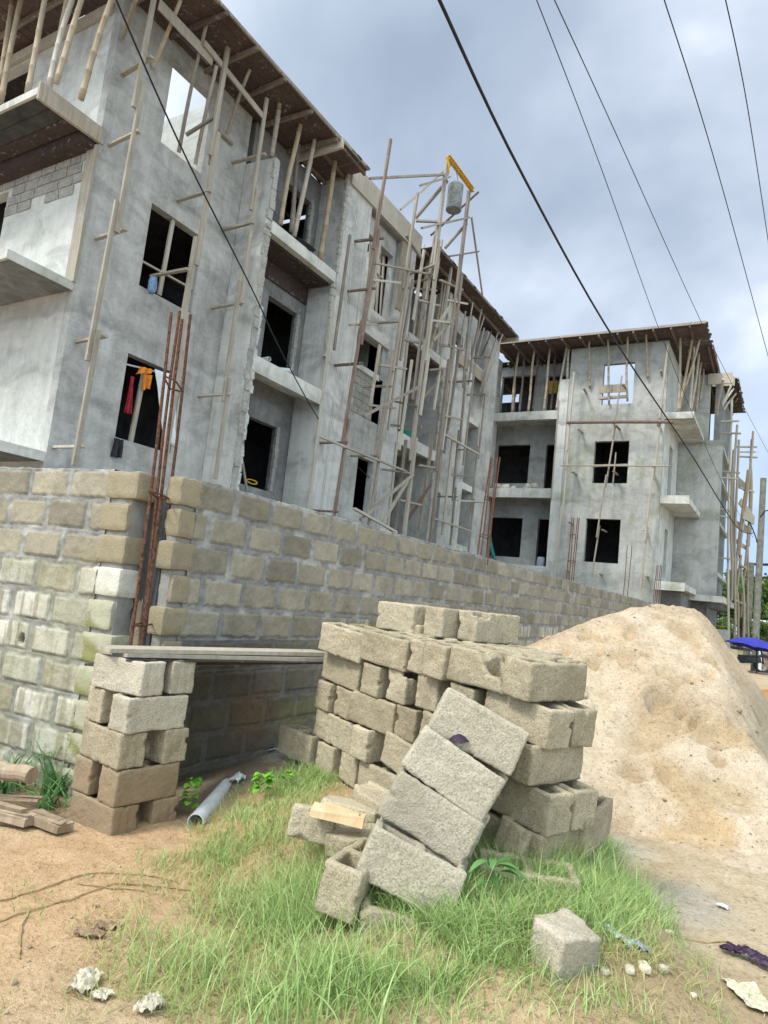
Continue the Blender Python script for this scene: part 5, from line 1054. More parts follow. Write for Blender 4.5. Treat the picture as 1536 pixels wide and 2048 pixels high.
# bamboo scaffold beyond the far wing
base = at(1457, 1297, 1, 31.0); sc = empty('bamboo_scaffold', base, 'spindly bamboo scaffold with loose planks at the far right corner of the wing', 'scaffold')
for i, (a, b, y) in enumerate((((1462, 800), (1457, 1297), 30.5), ((1505, 862), (1481, 1110), 33), ((1481, 1090), (1490, 1300), 33), ((1506, 878), (1484, 1235), 33.5), ((1502, 918), (1500, 1093), 34), ((1492, 1080), (1500, 1300), 34), ((1476, 880), (1470, 1250), 32), ((1494, 940), (1470, 1180), 32.5), ((1481, 1110), (1468, 1290), 33.0), ((1470, 1150), (1480, 1285), 33), ((1466, 900), (1461, 1200), 31.5), ((1474, 850), (1460, 1210), 32))):
    mb = MB(); pts = wob(at(*a, 1, y), at(*b, 1, y), 8, 0.05); mb.tube(pts, 0.05, 7); mb.build('pole', M_BAMBOO if i % 2 else M_TIMBERL, sc)
for a in ((1473, 894, 1513, 894), (1477, 904, 1511, 904), (1477, 913, 1514, 915), (1436, 866, 1482, 867), (1442, 843, 1478, 842), (1442, 942, 1480, 946), (1441, 955, 1476, 958), (1478, 975, 1508, 984), (1440, 1018, 1462, 1020), (1438, 1032, 1460, 1034), (1436, 1115, 1480, 1120), (1480, 1130, 1494, 1138), (1470, 1200, 1490, 1210)):
    mb = MB(); mb.bar(at(a[0], a[1], 1, 30.4 if a[0] < 1450 else 32.8), at(a[2], a[3], 1, 30.4 if a[0] < 1450 else 33.4), 0.10, 0.06); mb.build('rail', M_TIMBERL, sc)
for a in ((1480, 1002, 1506, 1038, .30), (1486, 1030, 1508, 1042, .34), (1471, 1047, 1502, 1062, .28), (1472, 1082, 1492, 1096, .16), (1474, 960, 1496, 980, .35)):
    mb = MB(); mb.bar(at(a[0], a[1], 1, 32.8), at(a[2], a[3], 1, 33.6), 0.05, a[4]); mb.build('plank', M_BOARD, sc)
# ---------------------------------------------------------------- reinforcing bars
def rebar(lst, x, label, ties, r=0.010, ax=0, dd=None):
    q0 = at(*lst[0][1], ax, x); root = empty('rebar_column', q0, label, 'rebar cage')
    E = []
    for i, (a, b) in enumerate(lst):
        xx = x if dd is None else x + dd[i]; p, q = at(*a, ax, xx), at(*b, ax, xx); E.append((q, p)); mb = MB(); mb.tube(wob(q, p, 6, 0.010), r, 6); mb.build('bar', M_RUST, root)
    for t in ties:
        c = [e[0].lerp(e[1], t) for e in E]; cen = sum(c, Vector()) / len(c); zc_ = cen.z; out = []
        for (q, p) in E:
            k = (zc_ - q.z) / (p.z - q.z); s_ = q.lerp(p, k); cc = Vector((cen.x, cen.y, zc_)); out.append(cc + (s_ - cc) * 1.12)
        out = sorted(out, key=lambda v_: math.atan2(v_.y - cen.y, v_.x - cen.x)) if len(out) > 2 else out
        mb = MB(); mb.tube(out + [out[0]], r * .6, 5); mb.build('stirrup', M_RUST, root)
rebar([((345, 626), (262, 1290)), ((359, 622), (279, 1290)), ((366, 638), (284, 1290)), ((383, 630), (301, 1290))], -4.12, 'four tall rusty bars with stirrups rising from the gap in the block wall', (0.06, 0.44, 0.78), 0.0125, 0, (0.13, -0.06, 0.14, -0.02))
rebar([((981, 914), (955, 1110)), ((984, 916), (962, 1110)), ((996, 912), (968, 1160)), ((999, 914), (974, 1130))], -4.1, 'rusty bars standing behind the block wall before the far wing balconies', (0.25, 0.6), 0.011, 0, (0, .15, 0, .15))
rebar([((1144, 1035), (1133, 1160)), ((1148, 1036), (1138, 1160)), ((1155, 1035), (1143, 1162)), ((1158, 1036), (1147, 1162))], -4.1, 'rusty bars before the left edge of the far end wall', (0.3, 0.7), 0.011, 0, (0, .15, 0, .15))
rebar([((1255, 1091), (1247, 1190)), ((1264, 1091), (1255, 1192))], -4.1, 'pair of thin rusty bars before the lowest far window', (0.3, 0.75), 0.011)
rebar([((1314, 1130), (1306, 1205)), ((1317, 1130), (1309, 1205)), ((1321, 1130), (1313, 1205)), ((1324, 1131), (1317, 1205))], 25.2, 'short rusty bars by the lowest ledge of the far wing', (0.6,), 0.012, 1)
# ---------------------------------------------------------------- cables and poles
PX = dep(1510, 1290, 22); PT = dep(1527, 956, 22)
pole = empty('utility_pole', (PX.x, PX.y, g1(PX.x, PX.y) - 0.3), 'round concrete utility pole at the right with cable clamp', 'utility pole')
mb = MB(); b0 = Vector((PX.x, PX.y, -0.2)); mb.tube([b0.lerp(PT, t) for t in (0, .25, .5, .75, 1)], [0.112, 0.106, 0.10, 0.094, 0.088], 20); mb.build('shaft', M_POLE, pole, smooth=False)
mb = MB(); mb.tube([dep(1514, 1085, 21.7), dep(1512, 1075, 21.6), dep(1500, 1045, 21.5), dep(1490, 1040, 21.5)], 0.018, 7); mb.tube([dep(1520, 1035, 21.8), dep(1530, 1022, 21.7), dep(1540, 1020, 21.6)], 0.02, 7); mb.build('cable_clamp', M_CABLE, pole)
P2 = dep(1494, 1290, 34); pole2 = empty('utility_pole', (P2.x, P2.y, 0.2), 'slim darker utility pole with crossarms behind the concrete pole', 'utility pole')
mb = MB(); mb.tube([Vector((P2.x, P2.y, 0.2)), dep(1503, 1125, 34)], [0.17, 0.13], 12); mb.build('shaft', M_POLE, pole2)
mb = MB(); mb.bar(dep(1490, 1128, 34), dep(1560, 1130, 34), 0.1, 0.12); mb.bar(dep(1488, 1154, 34), dep(1560, 1157, 34), 0.09, 0.1); mb.bar(dep(1498, 1128, 34), dep(1536, 1250, 34.5), 0.04, 0.04)
for k in (1500, 1531): mb.tube([dep(k, 1150, 34), dep(k, 1146, 34)], 0.06, 6)
mb.build('crossarm', M_PAN, pole2)
def cable(pts, r, label, sag=0.0, n=40):
    P = [dep(*p) for p in pts]; out = []
    m = len(P) - 1
    for i in range(n + 1):
        t = i / n * m; k = min(int(t), m - 1); f = t - k; a = P[max(k - 1, 0)]; b = P[k]; c = P[k + 1]; d = P[min(k + 2, m)]
        out.append(b + (c - b) * f if m == 1 else 0.5 * ((2 * b) + (c - a) * f + (2 * a - 5 * b + 4 * c - d) * f * f + (3 * b - a - 3 * c + d) * f ** 3))
    if sag:
        out = [p + Vector((0, 0, -4 * sag * (i / n) * (1 - i / n))) for i, p in enumerate(out)]
    mb = MB(); mb.tube(out, r, 7); o = mb.build('overhead_cable', M_CABLE, smooth=True, origin=out[0]); return tag(o, label, 'cable')
cable([(868, -24, 5.0), (1040, 340, 7.2), (1222, 668, 11.0), (1380, 905, 15.8), (1440, 1003, 18.6), (1472, 1052, 20.3), (1492, 1066, 21.1), (1506, 1066, 21.6)], 0.0145, 'thick black twisted cable sagging from overhead to the concrete pole')
cable([(1064, -24, 7.0), (1200, 330, 9.5), (1335, 703, 14.0), (1438, 952, 18.5), (1506, 1075, 21.7)], 0.0055, 'leftmost of the thin sky wires, running down to the concrete pole')
cable([(1098, -24, 7.0), (1240, 285, 9.5), (1382, 600, 14.0), (1450, 741, 18), (1545, 922, 25)], 0.0060, 'second thin sky wire, passing the far wing roof corner')
cable([(1321, -24, 7.0), (1436, 345, 10.0), (1545, 745, 16)], 0.0065, 'third thin sky wire from the left, ending at the right edge')
cable([(1446, -24, 7.0), (1496, 220, 9.0), (1545, 540, 13)], 0.0065, 'rightmost thin sky wire near the top right corner')
cable([(222, -24, 8.0), (365, 300, 9.6), (505, 580, 12.2), (562, 702, 14.0), (640, 843, 16.8), (700, 918, 18.6), (742, 958, 19.4)], 0.013, 'thin black cable crossing the near facade from the top left to stair bay')
# ---------------------------------------------------------------- cloth, bags and small things on the building
def cloth(pts, mat, label, name, cat, seed=0, amp=0.04, nrm=Vector((1, 0, 0))):
    """hanging cloth: quad corners tl, tr, br, bl with folds"""
    tl, tr, br, bl = [Vector(p) for p in pts]; nu, nv = 16, 20; v = []
    for i in range(nu):
        for j in range(nv):
            a = i / (nu - 1); b = j / (nv - 1); p = tl.lerp(tr, a).lerp(bl.lerp(br, a), b)
            d = amp * math.sin(a * 11 + seed + b * 1.5) * (0.4 + b) + amp * .6 * (float(vnoise(a * 5 + seed, b * 4, 3)) - .5)
            v.append(p + nrm * d + Vector((0, 0, 0.05 * (float(vnoise(a * 4 + seed, 0, 5)) - 0.5) * b)))
    org = v[0].copy(); me = mesh_np(name, np.array([tuple(p - org) for p in v]), grid_faces(nu, nv), mat, True); o = link(name, me, loc=org)
    so_ = o.modifiers.new('thickness', 'SOLIDIFY'); so_.thickness = 0.006
    return tag(o, label, cat)
xw = -10.9
cloth([at(262, 752, 0, xw), at(269, 755, 0, xw), at(261, 828, 0, xw), at(247, 824, 0, xw)], M_RED, 'red cloth hanging inside the lowest near window', 'hanging_cloth', 'cloth', 1, 0.03)
cloth([at(280, 733, 0, -10.8), at(301, 738, 0, -10.8), at(300, 748, 0, -10.8), at(278, 746, 0, -10.8)], M_ORANGE, 'orange cloth bundled over the rail in the lowest near window', 'hanging_cloth', 'cloth', 3, 0.06)
cloth([at(288, 748, 0, xw), at(305, 751, 0, xw), at(302, 776, 0, xw), at(284, 781, 0, xw)], M_ORANGE, 'orange shirt hanging below the rail in the lowest near window', 'hanging_cloth', 'cloth', 5, 0.03)
cloth([at(309, 738, 0, -10.84), at(354, 752, 0, -10.84), at(350, 892, 0, -10.84), at(324, 880, 0, -10.84)], M_WHITE, 'pale sheet hanging at the right side of the lowest near window', 'hanging_cloth', 'cloth', 7, 0.03)
cloth([at(228, 875, 0, -10.80), at(246, 880, 0, -10.80), at(241, 916, 0, -10.80), at(224, 914, 0, -10.80)], M_BLACK, 'black garment draped over the sill of the lowest near window', 'hanging_cloth', 'cloth', 9, 0.04)
mb = MB(); mb.tube([at(250, 728, 0, -10.92), at(302, 741, 0, -10.92), at(330, 750, 0, -10.92)], 0.018, 8); o = mb.build('curtain_rail', M_PVC, origin=at(250, 728, 0, -10.92)); tag(o, 'thin pale rail inside the head of the lowest near window', 'rail')
q = at(305, 570, 0, -10.62); mesh = stone_mesh(5, 0.15, 0.14, 0.36, M_BLUEBAG); o = link('plastic_bag', mesh, loc=q); tag(o, 'translucent blue plastic bag hanging from a putlog by the middle window', 'bag')
def bowl(c, R, h, label, name, cat, mat, tilt=0.0, thick=0.012):
    mb = MB(); n = 26; prof = [(0.35, 0), (0.62, .10), (0.86, .45), (1.0, 1.0), (1.05, 1.0), (1.05, .95), (1.02, .92)]
    inn = [(0.97, 1.0), (0.83, .5), (0.60, .16), (0.0, .08)]
    pr = [(0, 0)] + prof + inn; Rm = Matrix.Rotation(tilt, 3, 'Y')
    for i in range(len(pr) - 1):
        for k in range(n):
            t0, t1 = 2 * math.pi * k / n, 2 * math.pi * (k + 1) / n
            f = lambda rr, zz, t: Vector(c) + Rm @ Vector((rr * R * math.cos(t), rr * R * math.sin(t), zz * h))
            mb.face([f(*pr[i], t0), f(*pr[i], t1), f(*pr[i + 1], t1), f(*pr[i + 1], t0)])
    o = mb.build(name, mat, smooth=True, origin=c); return tag(o, label, cat)
q = at(603, 485, 2, 9.56); bowl((-10.3, q.y + .28, 9.54), 0.34, 0.24, 'dark steel headpan left on the top balcony of the first bay', 'head_pan', 'pan', M_PAN, 0.5)
q = at(815, 868, 0, -10.1); bowl((-10.2, q.y, 6.47), 0.28, 0.2, 'teal plastic basin on the middle balcony of the third bay', 'basin', 'basin', M_TEAL, 0.25)
for i, (a, b, lab) in enumerate((((533, 710), (587, 716), 'long grey plastic pipe lying on the middle balcony of the first bay'), ((516, 700), (541, 706), 'short grey pipe behind the long one on the first bay balcony'))):
    mb = MB(); p = at(*a, 2, F2 + .09); q = at(*b, 2, F2 + .09); p.x = -10.5; p = Vector((-10.75, at(*a, 0, -10.4).y, F2 + .07)); q = Vector((-10.02, at(*b, 0, -10.02).y, F2 + .09)); mb.tube([p, q], 0.055, 14, cap=False); mb.tube([q, p], 0.048, 14, cap=False); o = mb.build('plastic_pipe', M_PVC, origin=p); tag(o, lab, 'pipe')
mb = MB(); p = at(598, 976, 0, -10.5); q = at(477, 905, 0, -10.45); mb.tube([at(482, 908, 0, -10.5), at(494, 982, 0, -10.5)], 0.03, 8); o = mb.build('leaning_stick', M_TIMBERL, origin=at(494, 982, 0, -10.5)); tag(o, 'pale stick leaning at the lower opening of the first bay', 'stick')
mb = MB(); pts = []
for k in range(60): t = k / 59 * 6 * math.pi; c = at(503, 966, 0, -10.85); pts.append(c + Vector((0.03 * math.cos(t * 1.1), 0.16 * math.cos(t), 0.05 * math.sin(t) + .03)))
mb.tube(pts, 0.012, 6); o = mb.build('rope_coil', M_YELLOW, origin=pts[0]); tag(o, 'yellow coil on the sill of the lowest opening in the first bay', 'rope')
mb = MB(); p = at(1108, 765, 1, 27.28); mb.box(p.x - .16, p.x + .16, 27.2, 27.28, p.z - .45, p.z + .05, 0, 0.06); o = mb.build('yellow_sheet', M_YELLOW, origin=p); tag(o, 'crumpled yellow sheet in the doorway of the far top balcony', 'sheet')
mb = MB(); pts = [at(980, 1060, 1, 27.1), at(981, 1085, 1, 27.1), at(985, 1105, 1, 27.0), at(991, 1120, 1, 26.9)]; mb.tube(pts, [0.03, 0.08, 0.08, 0.05], 8); o = mb.build('teal_hose', M_TEAL, origin=pts[0]); tag(o, 'curved teal plastic strip in the lowest far balcony', 'hose')
q = at(1081, 1133, 1, 26.2); o = link('blue_can', stone_mesh(8, .3, .3, .42, M_BLUEW), loc=(q.x, 26.2, F1 + .2)); tag(o, 'small blue can at the lowest doorway of the far wing', 'can')
# rubble on the far middle balcony
for i in range(11):
    px_ = rng.uniform(985, 1078); q = at(px_, 966, 1, 25.95 + rng.uniform(0, .25)); s_ = rng.uniform(.16, .42)
    o = link('rubble_lump', stone_mesh(120 + i, s_, s_ * .8, s_ * .75, M_RUBBLE), loc=(q.x, q.y, 6.44 + s_ * .28)); o.rotation_euler = (rng.uniform(-.5, .5), rng.uniform(-.5, .5), rng.uniform(0, 3)); tag(o, 'lump of broken concrete heaped on the middle balcony of the far wing', 'rubble', 'rubble on the far middle balcony')
# ---------------------------------------------------------------- things behind the sand heap
uc = dep(1516, 1300, 20.5); um = empty('parasol', (uc.x, uc.y, 0.4), 'blue parasol standing beyond the sand heap by the concrete pole', 'parasol')
mb = MB(); n = 8; R_ = 0.85; top = Vector((uc.x - 0.05, uc.y, 1.52)); TR = Matrix.Rotation(0.16, 3, Vector((FWD[0], FWD[1], 0)))
def up_(r, t): return top + TR @ Vector((r * math.cos(t), r * math.sin(t), -0.32 * (r / R_) ** 2))
for k in range(n):
    for s_ in range(4):
        t0 = 2 * math.pi * (k + s_ / 4) / n; t1 = 2 * math.pi * (k + (s_ + 1) / 4) / n
        for i in range(5):
            r0, r1 = R_ * i / 5, R_ * (i + 1) / 5; sc_ = lambda r, s: r * (1 - 0.07 * math.sin(math.pi * s) * (r / R_))
            mb.face([up_(sc_(r0, s_ / 4), t0), up_(sc_(r1, s_ / 4), t0), up_(sc_(r1, (s_ + 1) / 4), t1), up_(sc_(r0, (s_ + 1) / 4), t1)])
mb.build('canopy', M_UMB, um)
mb = MB(); mb.tube([Vector((uc.x, uc.y, 0.3)), top + Vector((0, 0, .05))], 0.018, 8)
for k in range(n): mb.tube([up_(R_, 2 * math.pi * k / n) - Vector((0, 0, .012)), up_(R_ * .3, 2 * math.pi * k / n) - Vector((0, 0, .03)), top - Vector((0, 0, .35))], 0.006, 4)
mb.build('frame', M_PAN, um)
q0 = dep(1512, 1338, 22.5); fz_ = g1(q0.x, q0.y)
fr = empty('sheet_fence', (q0.x, q0.y, fz_), 'low fence of rusty red and pale sheets beside the blue parasol', 'fence')
for i in range(16):
    p = q0 + Vector((0.17 * i * 0.86, 0.17 * i * .5, 0)); mb = MB(); hgt = 0.72 + rng.uniform(-.08, .06); mb.box(p.x, p.x + 0.155, p.y, p.y + 0.03, fz_ - .1, fz_ + hgt, 0, .008); mb.build('sheet', M_REDSHEET if i % 3 else M_KIOSK, fr)
q0 = dep(1470, 1318, 18.5); z_ = g1(q0.x, q0.y); mb = MB()
for r in range(4):
    for k in range(1): mb.box(q0.x - .45 + k * .42 + (r % 2) * .1, q0.x - .05 + k * .42 + (r % 2) * .1, q0.y, q0.y + .2, z_ + r * .2 - .1, z_ + .19 + r * .2 - .1, 0, .01)
o = mb.build('low_block_wall', M_BLOCK, origin=(q0.x, q0.y, z_)); tag(o, 'low grey block wall behind the right shoulder of sand heap', 'wall')
q0 = dep(1452, 1290, 24); mb = MB(); mb.box(q0.x - 1.1, q0.x + .1, q0.y, q0.y + .2, 0.2, 1.7, 0, 0.02); o = mb.build('low_block_wall', M_DARKPL, origin=(q0.x, q0.y, .2)); tag(o, 'grey rendered stub wall below the far wing ledge', 'wall')
# motorbike behind the umbrella, mostly hidden
q0 = dep(1494, 1326, 21.5); z_ = g1(q0.x, q0.y); mk = empty('motorbike', (q0.x, q0.y, z_), 'dark motorbike parked under the blue parasol', 'motorbike')
for s_ in (-.55, .55):
    mb = MB(); c = Vector((q0.x + s_ * .8, q0.y + s_ * .4, z_ + .28)); mb.tube([c + Vector((.8, .4, 0)).normalized() * .26 * math.cos(t) + Vector((0, 0, .26 * math.sin(t))) for t in np.linspace(0, 2 * math.pi, 20)], 0.045, 6); mb.build('wheel', M_PAN, mk)
mb = MB(); mb.bar((q0.x - .4, q0.y - .2, z_ + .35), (q0.x + .35, q0.y + .17, z_ + .42), .16, .22, j=.03); mb.bar((q0.x - .42, q0.y - .2, z_ + .7), (q0.x + .1, q0.y + .05, z_ + .66), .2, .1, j=.02); mb.tube([(q0.x + .45, q0.y + .22, z_ + .28), (q0.x + .32, q0.y + .16, z_ + .95), (q0.x + .2, q0.y + .35, z_ + .98)], .025, 6); mb.build('frame', M_PAN, mk)
mb = MB(); mb.bar((q0.x + .3, q0.y + .12, z_ + .72), (q0.x + .40, q0.y + .18, z_ + .76), .11, .10, j=.02); mb.build('headlight', M_WHITE, mk)
q0 = dep(1545, 1262, 42); kz = g1(q0.x, q0.y); kk = empty('kiosk', (q0.x, q0.y, kz), 'small pale kiosk behind the utility poles at the right edge', 'kiosk')
mb = MB(); panel(mb, 'y', q0.y, q0.x - 1.3, q0.x + 3.0, kz, kz + 2.0, [(q0.x - .9, q0.x + .6, kz + 1.0, kz + 1.75)], 0.15); panel(mb, 'x', q0.x - 1.3, q0.y + .15, q0.y + 2.5, kz, kz + 2.0, [], .15); mb.box(q0.x - 1.5, q0.x + 3.2, q0.y - .3, q0.y + 2.6, kz + 2.0, kz + 2.12); mb.build('wall', M_KIOSK, kk)
mb = MB(); mb.box(q0.x - .9, q0.x + .6, q0.y + .05, q0.y + .07, kz + 1.0, kz + 1.75); mb.build('window', M_GLASS, kk)
# ---------------------------------------------------------------- trees
def leaves(n, cfun, size, seed):
    r = np.random.RandomState(seed); c, tint = cfun(r, n); n = len(c)
    d = r.normal(size=(n, 3)); d /= np.linalg.norm(d, axis=1)[:, None]; u = np.cross(d, r.normal(size=(n, 3))); u /= np.linalg.norm(u, axis=1)[:, None]; w = np.cross(d, u)
    s = size * r.uniform(.6, 1.4, n)[:, None]
    v = np.stack([c - u * s, c + w * s * .55, c + u * s, c - w * s * .55], 1).reshape(-1, 3); f = np.arange(n * 4).reshape(-1, 4); t = np.repeat(tint, 4)
    return v, f, np.stack([t, t, t, np.ones_like(t)], -1)
def tree(x, y, h, R, seed, label, warm=0.0):
    z = g1(x, y); root = empty('broadleaf_tree', (x, y, z), label, 'tree', 'trees behind the poles')
    r = random.Random(seed); mb = MB(); mb.tube([(x, y, z), (x + .1, y, z + h * .3), (x, y + .1, z + h * .6)], [h * .035, h * .028, h * .015], 9); lobes = []
    for k in range(13):
        a = r.uniform(0, 6.28); rr = R * r.uniform(.15, .85); c = Vector((x + rr * math.cos(a), y + rr * math.sin(a), z + h * r.uniform(.38, .95 - .25 * rr / R))); lobes.append((c, R * r.uniform(.24, .42), r.uniform(-.2, .2)))
        if k < 7: mb.tube([(x, y, z + h * r.uniform(.25, .5)), Vector((x, y, z + h * .45)).lerp(c, .5) + Vector((0, 0, .1)), c], [h * .016, h * .010, h * .004], 6)
    mb.build('trunk', M_BARK, root)
    def cf(rs, n):
        L = rs.randint(0, len(lobes), n); c = np.array([tuple(lobes[i][0]) for i in L]); Rr = np.array([lobes[i][1] for i in L]); sh = np.array([lobes[i][2] for i in L])
        d = rs.normal(size=(n, 3)); d /= np.linalg.norm(d, axis=1)[:, None]; q = c + d * (Rr * rs.uniform(.45, 1.05, n))[:, None] * np.array([1, 1, .75])
        t = np.clip(0.45 + sh + rs.normal(0, .13, n) + warm * (rs.uniform(size=n) < .3), 0, 1); return q, t
    v, f, c = leaves(5200, cf, 0.16 * h / 6, seed); v = v - np.array([x, y, z]); me = mesh_np('crown', v, f, M_LEAF, False, c); link('crown', me, root)
for i, (px_, d_, h, R, lab, wm) in enumerate(((1452, 52, 6.2, 3.2, 'leafy tree just right of the far wing scaffold', 0.1), (1480, 60, 6.9, 3.6, 'tree with orange tinged crown between scaffold and poles', 0.5), (1512, 48, 5.2, 3.0, 'dense green tree directly behind the utility poles', 0.1), (1545, 56, 6.4, 3.6, 'bushy tree at the right edge behind the kiosk', 0.45), (1580, 46, 5.4, 3.0, 'low rounded tree half out of the right edge', 0.2))):
    q = dep(px_, 1265, d_); tree(q.x, q.y, h, R, 900 + i, lab, wm)
for i, (px_, d_, h, R, lab) in enumerate(((1442, 36, 2.4, 1.2, 'low bright shrub at the foot of the far wing'), (1530, 33, 1.9, 1.3, 'low dark shrub behind the rusty sheet fence'))):
    q = dep(px_, 1290, d_); tree(q.x, q.y, h, R, 950 + i, lab, 0.3)
# ---------------------------------------------------------------- grass, weeds and litter
rs = np.random.RandomState(11)
def blades(X, Y, H, W_, lean, seg, tint, curl=1.0, dirn=None):
    n = len(X); a = rs.uniform(0, 2 * np.pi, n) if dirn is None else dirn; Z = gz(X, Y) - 0.004
    t = np.linspace(0, 1, seg + 1)[None, :]
    hor = H[:, None] * lean[:, None] * t ** (1.6 * curl); ver = H[:, None] * (t - 0.38 * lean[:, None] * t ** 2.2)
    ca, sa = np.cos(a)[:, None], np.sin(a)[:, None]; side = rs.uniform(-.25, .25, n)[:, None] * H[:, None] * t ** 2
    cx = X[:, None] + ca * hor - sa * side; cy = Y[:, None] + sa * hor + ca * side; cz = Z[:, None] + ver
    w = W_[:, None] * (1 - t ** 1.5 * 0.92) * 0.5; b = a + rs.uniform(-.9, .9, n) + np.pi / 2; bx, by = np.cos(b)[:, None] * w, np.sin(b)[:, None] * w
    Lp = np.stack([cx - bx, cy - by, cz], -1); Rp = np.stack([cx + bx, cy + by, cz], -1); v = np.stack([Lp, Rp], 2).reshape(n, -1, 3)
    k = 2 * (seg + 1); base = (np.arange(n) * k)[:, None]; s = np.arange(seg)[None, :] * 2
    f = np.stack([base + s, base + s + 1, base + s + 3, base + s + 2], -1).reshape(-1, 4)
    tt = np.repeat(tint, k); return v.reshape(-1, 3), f, np.stack([tt, tt, tt, np.ones_like(tt)], -1)
def sample(n, cx, cy, sx, sy, ang, clump=0.5, seed=0, thr=0.0):
    u = rs.normal(0, .42, (n * 3, 2)); u = u[np.hypot(u[:, 0], u[:, 1]) < 1.15]; c, s = math.cos(ang), math.sin(ang)
    x = cx + u[:, 0] * sx * c - u[:, 1] * sy * s; y = cy + u[:, 0] * sx * s + u[:, 1] * sy * c
    k = fbm(x * 3.2, y * 3.2, seed, 3) + rs.uniform(-.5, .5, len(x)) * (1 - clump) > thr; return x[k][:n], y[k][:n]
parts = []
def patch(n, cx, cy, sx, sy, ang, h, lo=0.12, hi=1.0, thr=0.0, clump=.6, w=.0046, seed=0, leanr=(.35, 1.1), seg=5):
    x, y = sample(n, cx, cy, sx, sy, ang, clump, seed, thr); m = len(x)
    keep = ~((heap_z(x, y) > gz(x, y) + 0.03) & (y > 5)) & ~((np.hypot((x + 1.38) / .34, (y - 2.66) / .13) < 1) & (rs.uniform(size=m) < .8)); x, y = x[keep], y[keep]; m = len(x)
    H = 0.98 * h * rs.uniform(.35, 1.3, m) * (1 + 0.6 * fbm(x * 2, y * 2, seed + 3, 2)); parts.append(blades(x, y, H, w * rs.uniform(.7, 1.3, m), rs.uniform(*leanr, m), seg, np.clip(rs.uniform(lo, hi, m) + 0.3 * fbm(x * 1.5, y * 1.5, seed + 4, 2), 0, 1)))
def wp(px, py, z=0.12): q = at(px, py, 2, z); return q.x, q.y
def P_(n, px, py, sx, sy, ang, h, **k): x, y = wp(px, py, k.pop('z', 0.12)); patch(n, x, y, sx, sy, ang, h, **k)
# dense patch in front of and right of the leaning blocks
P_(6237, 1080, 1830, .50, .42, .5, .16, seed=1, thr=-.2)
P_(3969, 1170, 1760, .30, .55, .9, .16, seed=2, thr=-.2)
P_(4536, 900, 1900, .55, .34, .4, .14, seed=3, thr=-.15)
P_(4536, 720, 1830, .48, .36, .4, .15, seed=4, thr=-.12)
P_(1734, 560, 1790, .45, .45, .3, .12, seed=5, thr=.03)
P_(1156, 500, 1900, .45, .35, .3, .12, seed=6, thr=0.06)
P_(1542, 700, 1960, .60, .26, .3, .14, seed=7, thr=.0)
P_(1984, 960, 1985, .6, .22, .4, .11, seed=8, thr=.03)
P_(2835, 680, 1570, .40, .40, .2, .11, seed=9, thr=-.08, z=.2)
P_(2800, 560, 1590, .40, .55, .2, .08, seed=10, thr=.0, z=.2)
P_(1984, 660, 1690, .3, .4, .2, .13, seed=11, thr=-.1, z=.2)
P_(1474, 1190, 1640, .22, .4, .2, .12, seed=12, thr=-.1, z=.2)
P_(2200, 470, 1670, .5, .6, .2, .09, lo=.05, hi=.8, seed=13, thr=.05)
P_(1215, 1080, 1830, .55, .5, .5, .26, seed=31, leanr=(.2, .8)); P_(945, 1200, 1760, .3, .5, .8, .24, seed=32, leanr=(.2, .8)); P_(945, 760, 1850, .6, .4, .4, .24, seed=33, leanr=(.2, .8)); P_(675, 480, 1830, .5, .6, .4, .2, seed=34, leanr=(.2, .9))
P_(1100, 860, 1960, .6, .3, .3, .12, seed=41, thr=-.05); P_(500, 560, 1850, .6, .5, .3, .10, seed=42, thr=-.02); P_(1200, 1150, 1900, .35, .35, .3, .12, seed=43, thr=-.05)
# dead straw and sparse blades
P_(2184, 520, 1760, .8, .8, .3, .10, lo=0, hi=.16, seed=14, thr=-.1, leanr=(.9, 1.5))
P_(1092, 420, 1950, .9, .5, .3, .09, lo=0, hi=.2, seed=15, thr=0, leanr=(.9, 1.5))
P_(1092, 1180, 1960, .6, .4, .5, .07, lo=0, hi=.3, seed=16, thr=0, leanr=(.9, 1.5))
P_(378, 250, 1800, .9, .7, .3, .07, lo=0, hi=.4, seed=17, thr=.08)
P_(294, 1300, 1900, .5, .5, .3, .09, lo=0, hi=.5, seed=18, thr=.05)
P_(294, 1250, 1770, .3, .4, .3, .14, lo=.1, hi=.5, seed=19, thr=.0, leanr=(.1, .6))
P_(105, 60, 1990, .4, .4, .3, .08, lo=.1, hi=.5, seed=20, thr=.1)
v, f, c = join(parts)
tag(link('grass', mesh_np('grass', v, f, M_GRASS, False, c)), 'fine bright green grass growing through the sand around the blocks', 'grass', kind='stuff')
# broad blade tufts
def tuft(px, py, n, h, w, label, z=0.05, mat=None, spread=.05, lean=(.2, .9), lo=.35, hi=1, name='grass_tuft', cat='grass tuft', dirn=None, group=None):
    x0, y0 = wp(px, py, z); x = x0 + rs.normal(0, spread, n); y = y0 + rs.normal(0, spread, n)
    v, f, c = blades(x, y, h * rs.uniform(.55, 1.15, n), w * rs.uniform(.7, 1.2, n), rs.uniform(*lean, n), 8, rs.uniform(lo, hi, n), 1.0, dirn if dirn is None else dirn + rs.normal(0, .5, n))
    zz = g1(x0, y0); v = v - np.array([x0, y0, zz]); o = link(name, mesh_np(name, v, f, mat or M_GRASS, False, c), loc=(x0, y0, zz)); return tag(o, label, cat, group)
tuft(640, 2010, 90, .30, .0075, 'broad bladed grass tuft at the bottom centre', spread=.07)
tuft(730, 2040, 80, .24, .0075, 'dense broad grass tuft at the bottom edge right of centre', spread=.09)
tuft(560, 2050, 40, .20, .006, 'small broad grass tuft at the bottom edge left of centre', spread=.06)
tuft(320, 1720, 34, .12, .004, 'isolated little grass tuft on the sand left of the pipe', spread=.04)
tuft(1440, 2045, 22, .10, .003, 'tiny grass tuft at the bottom right', spread=.03)
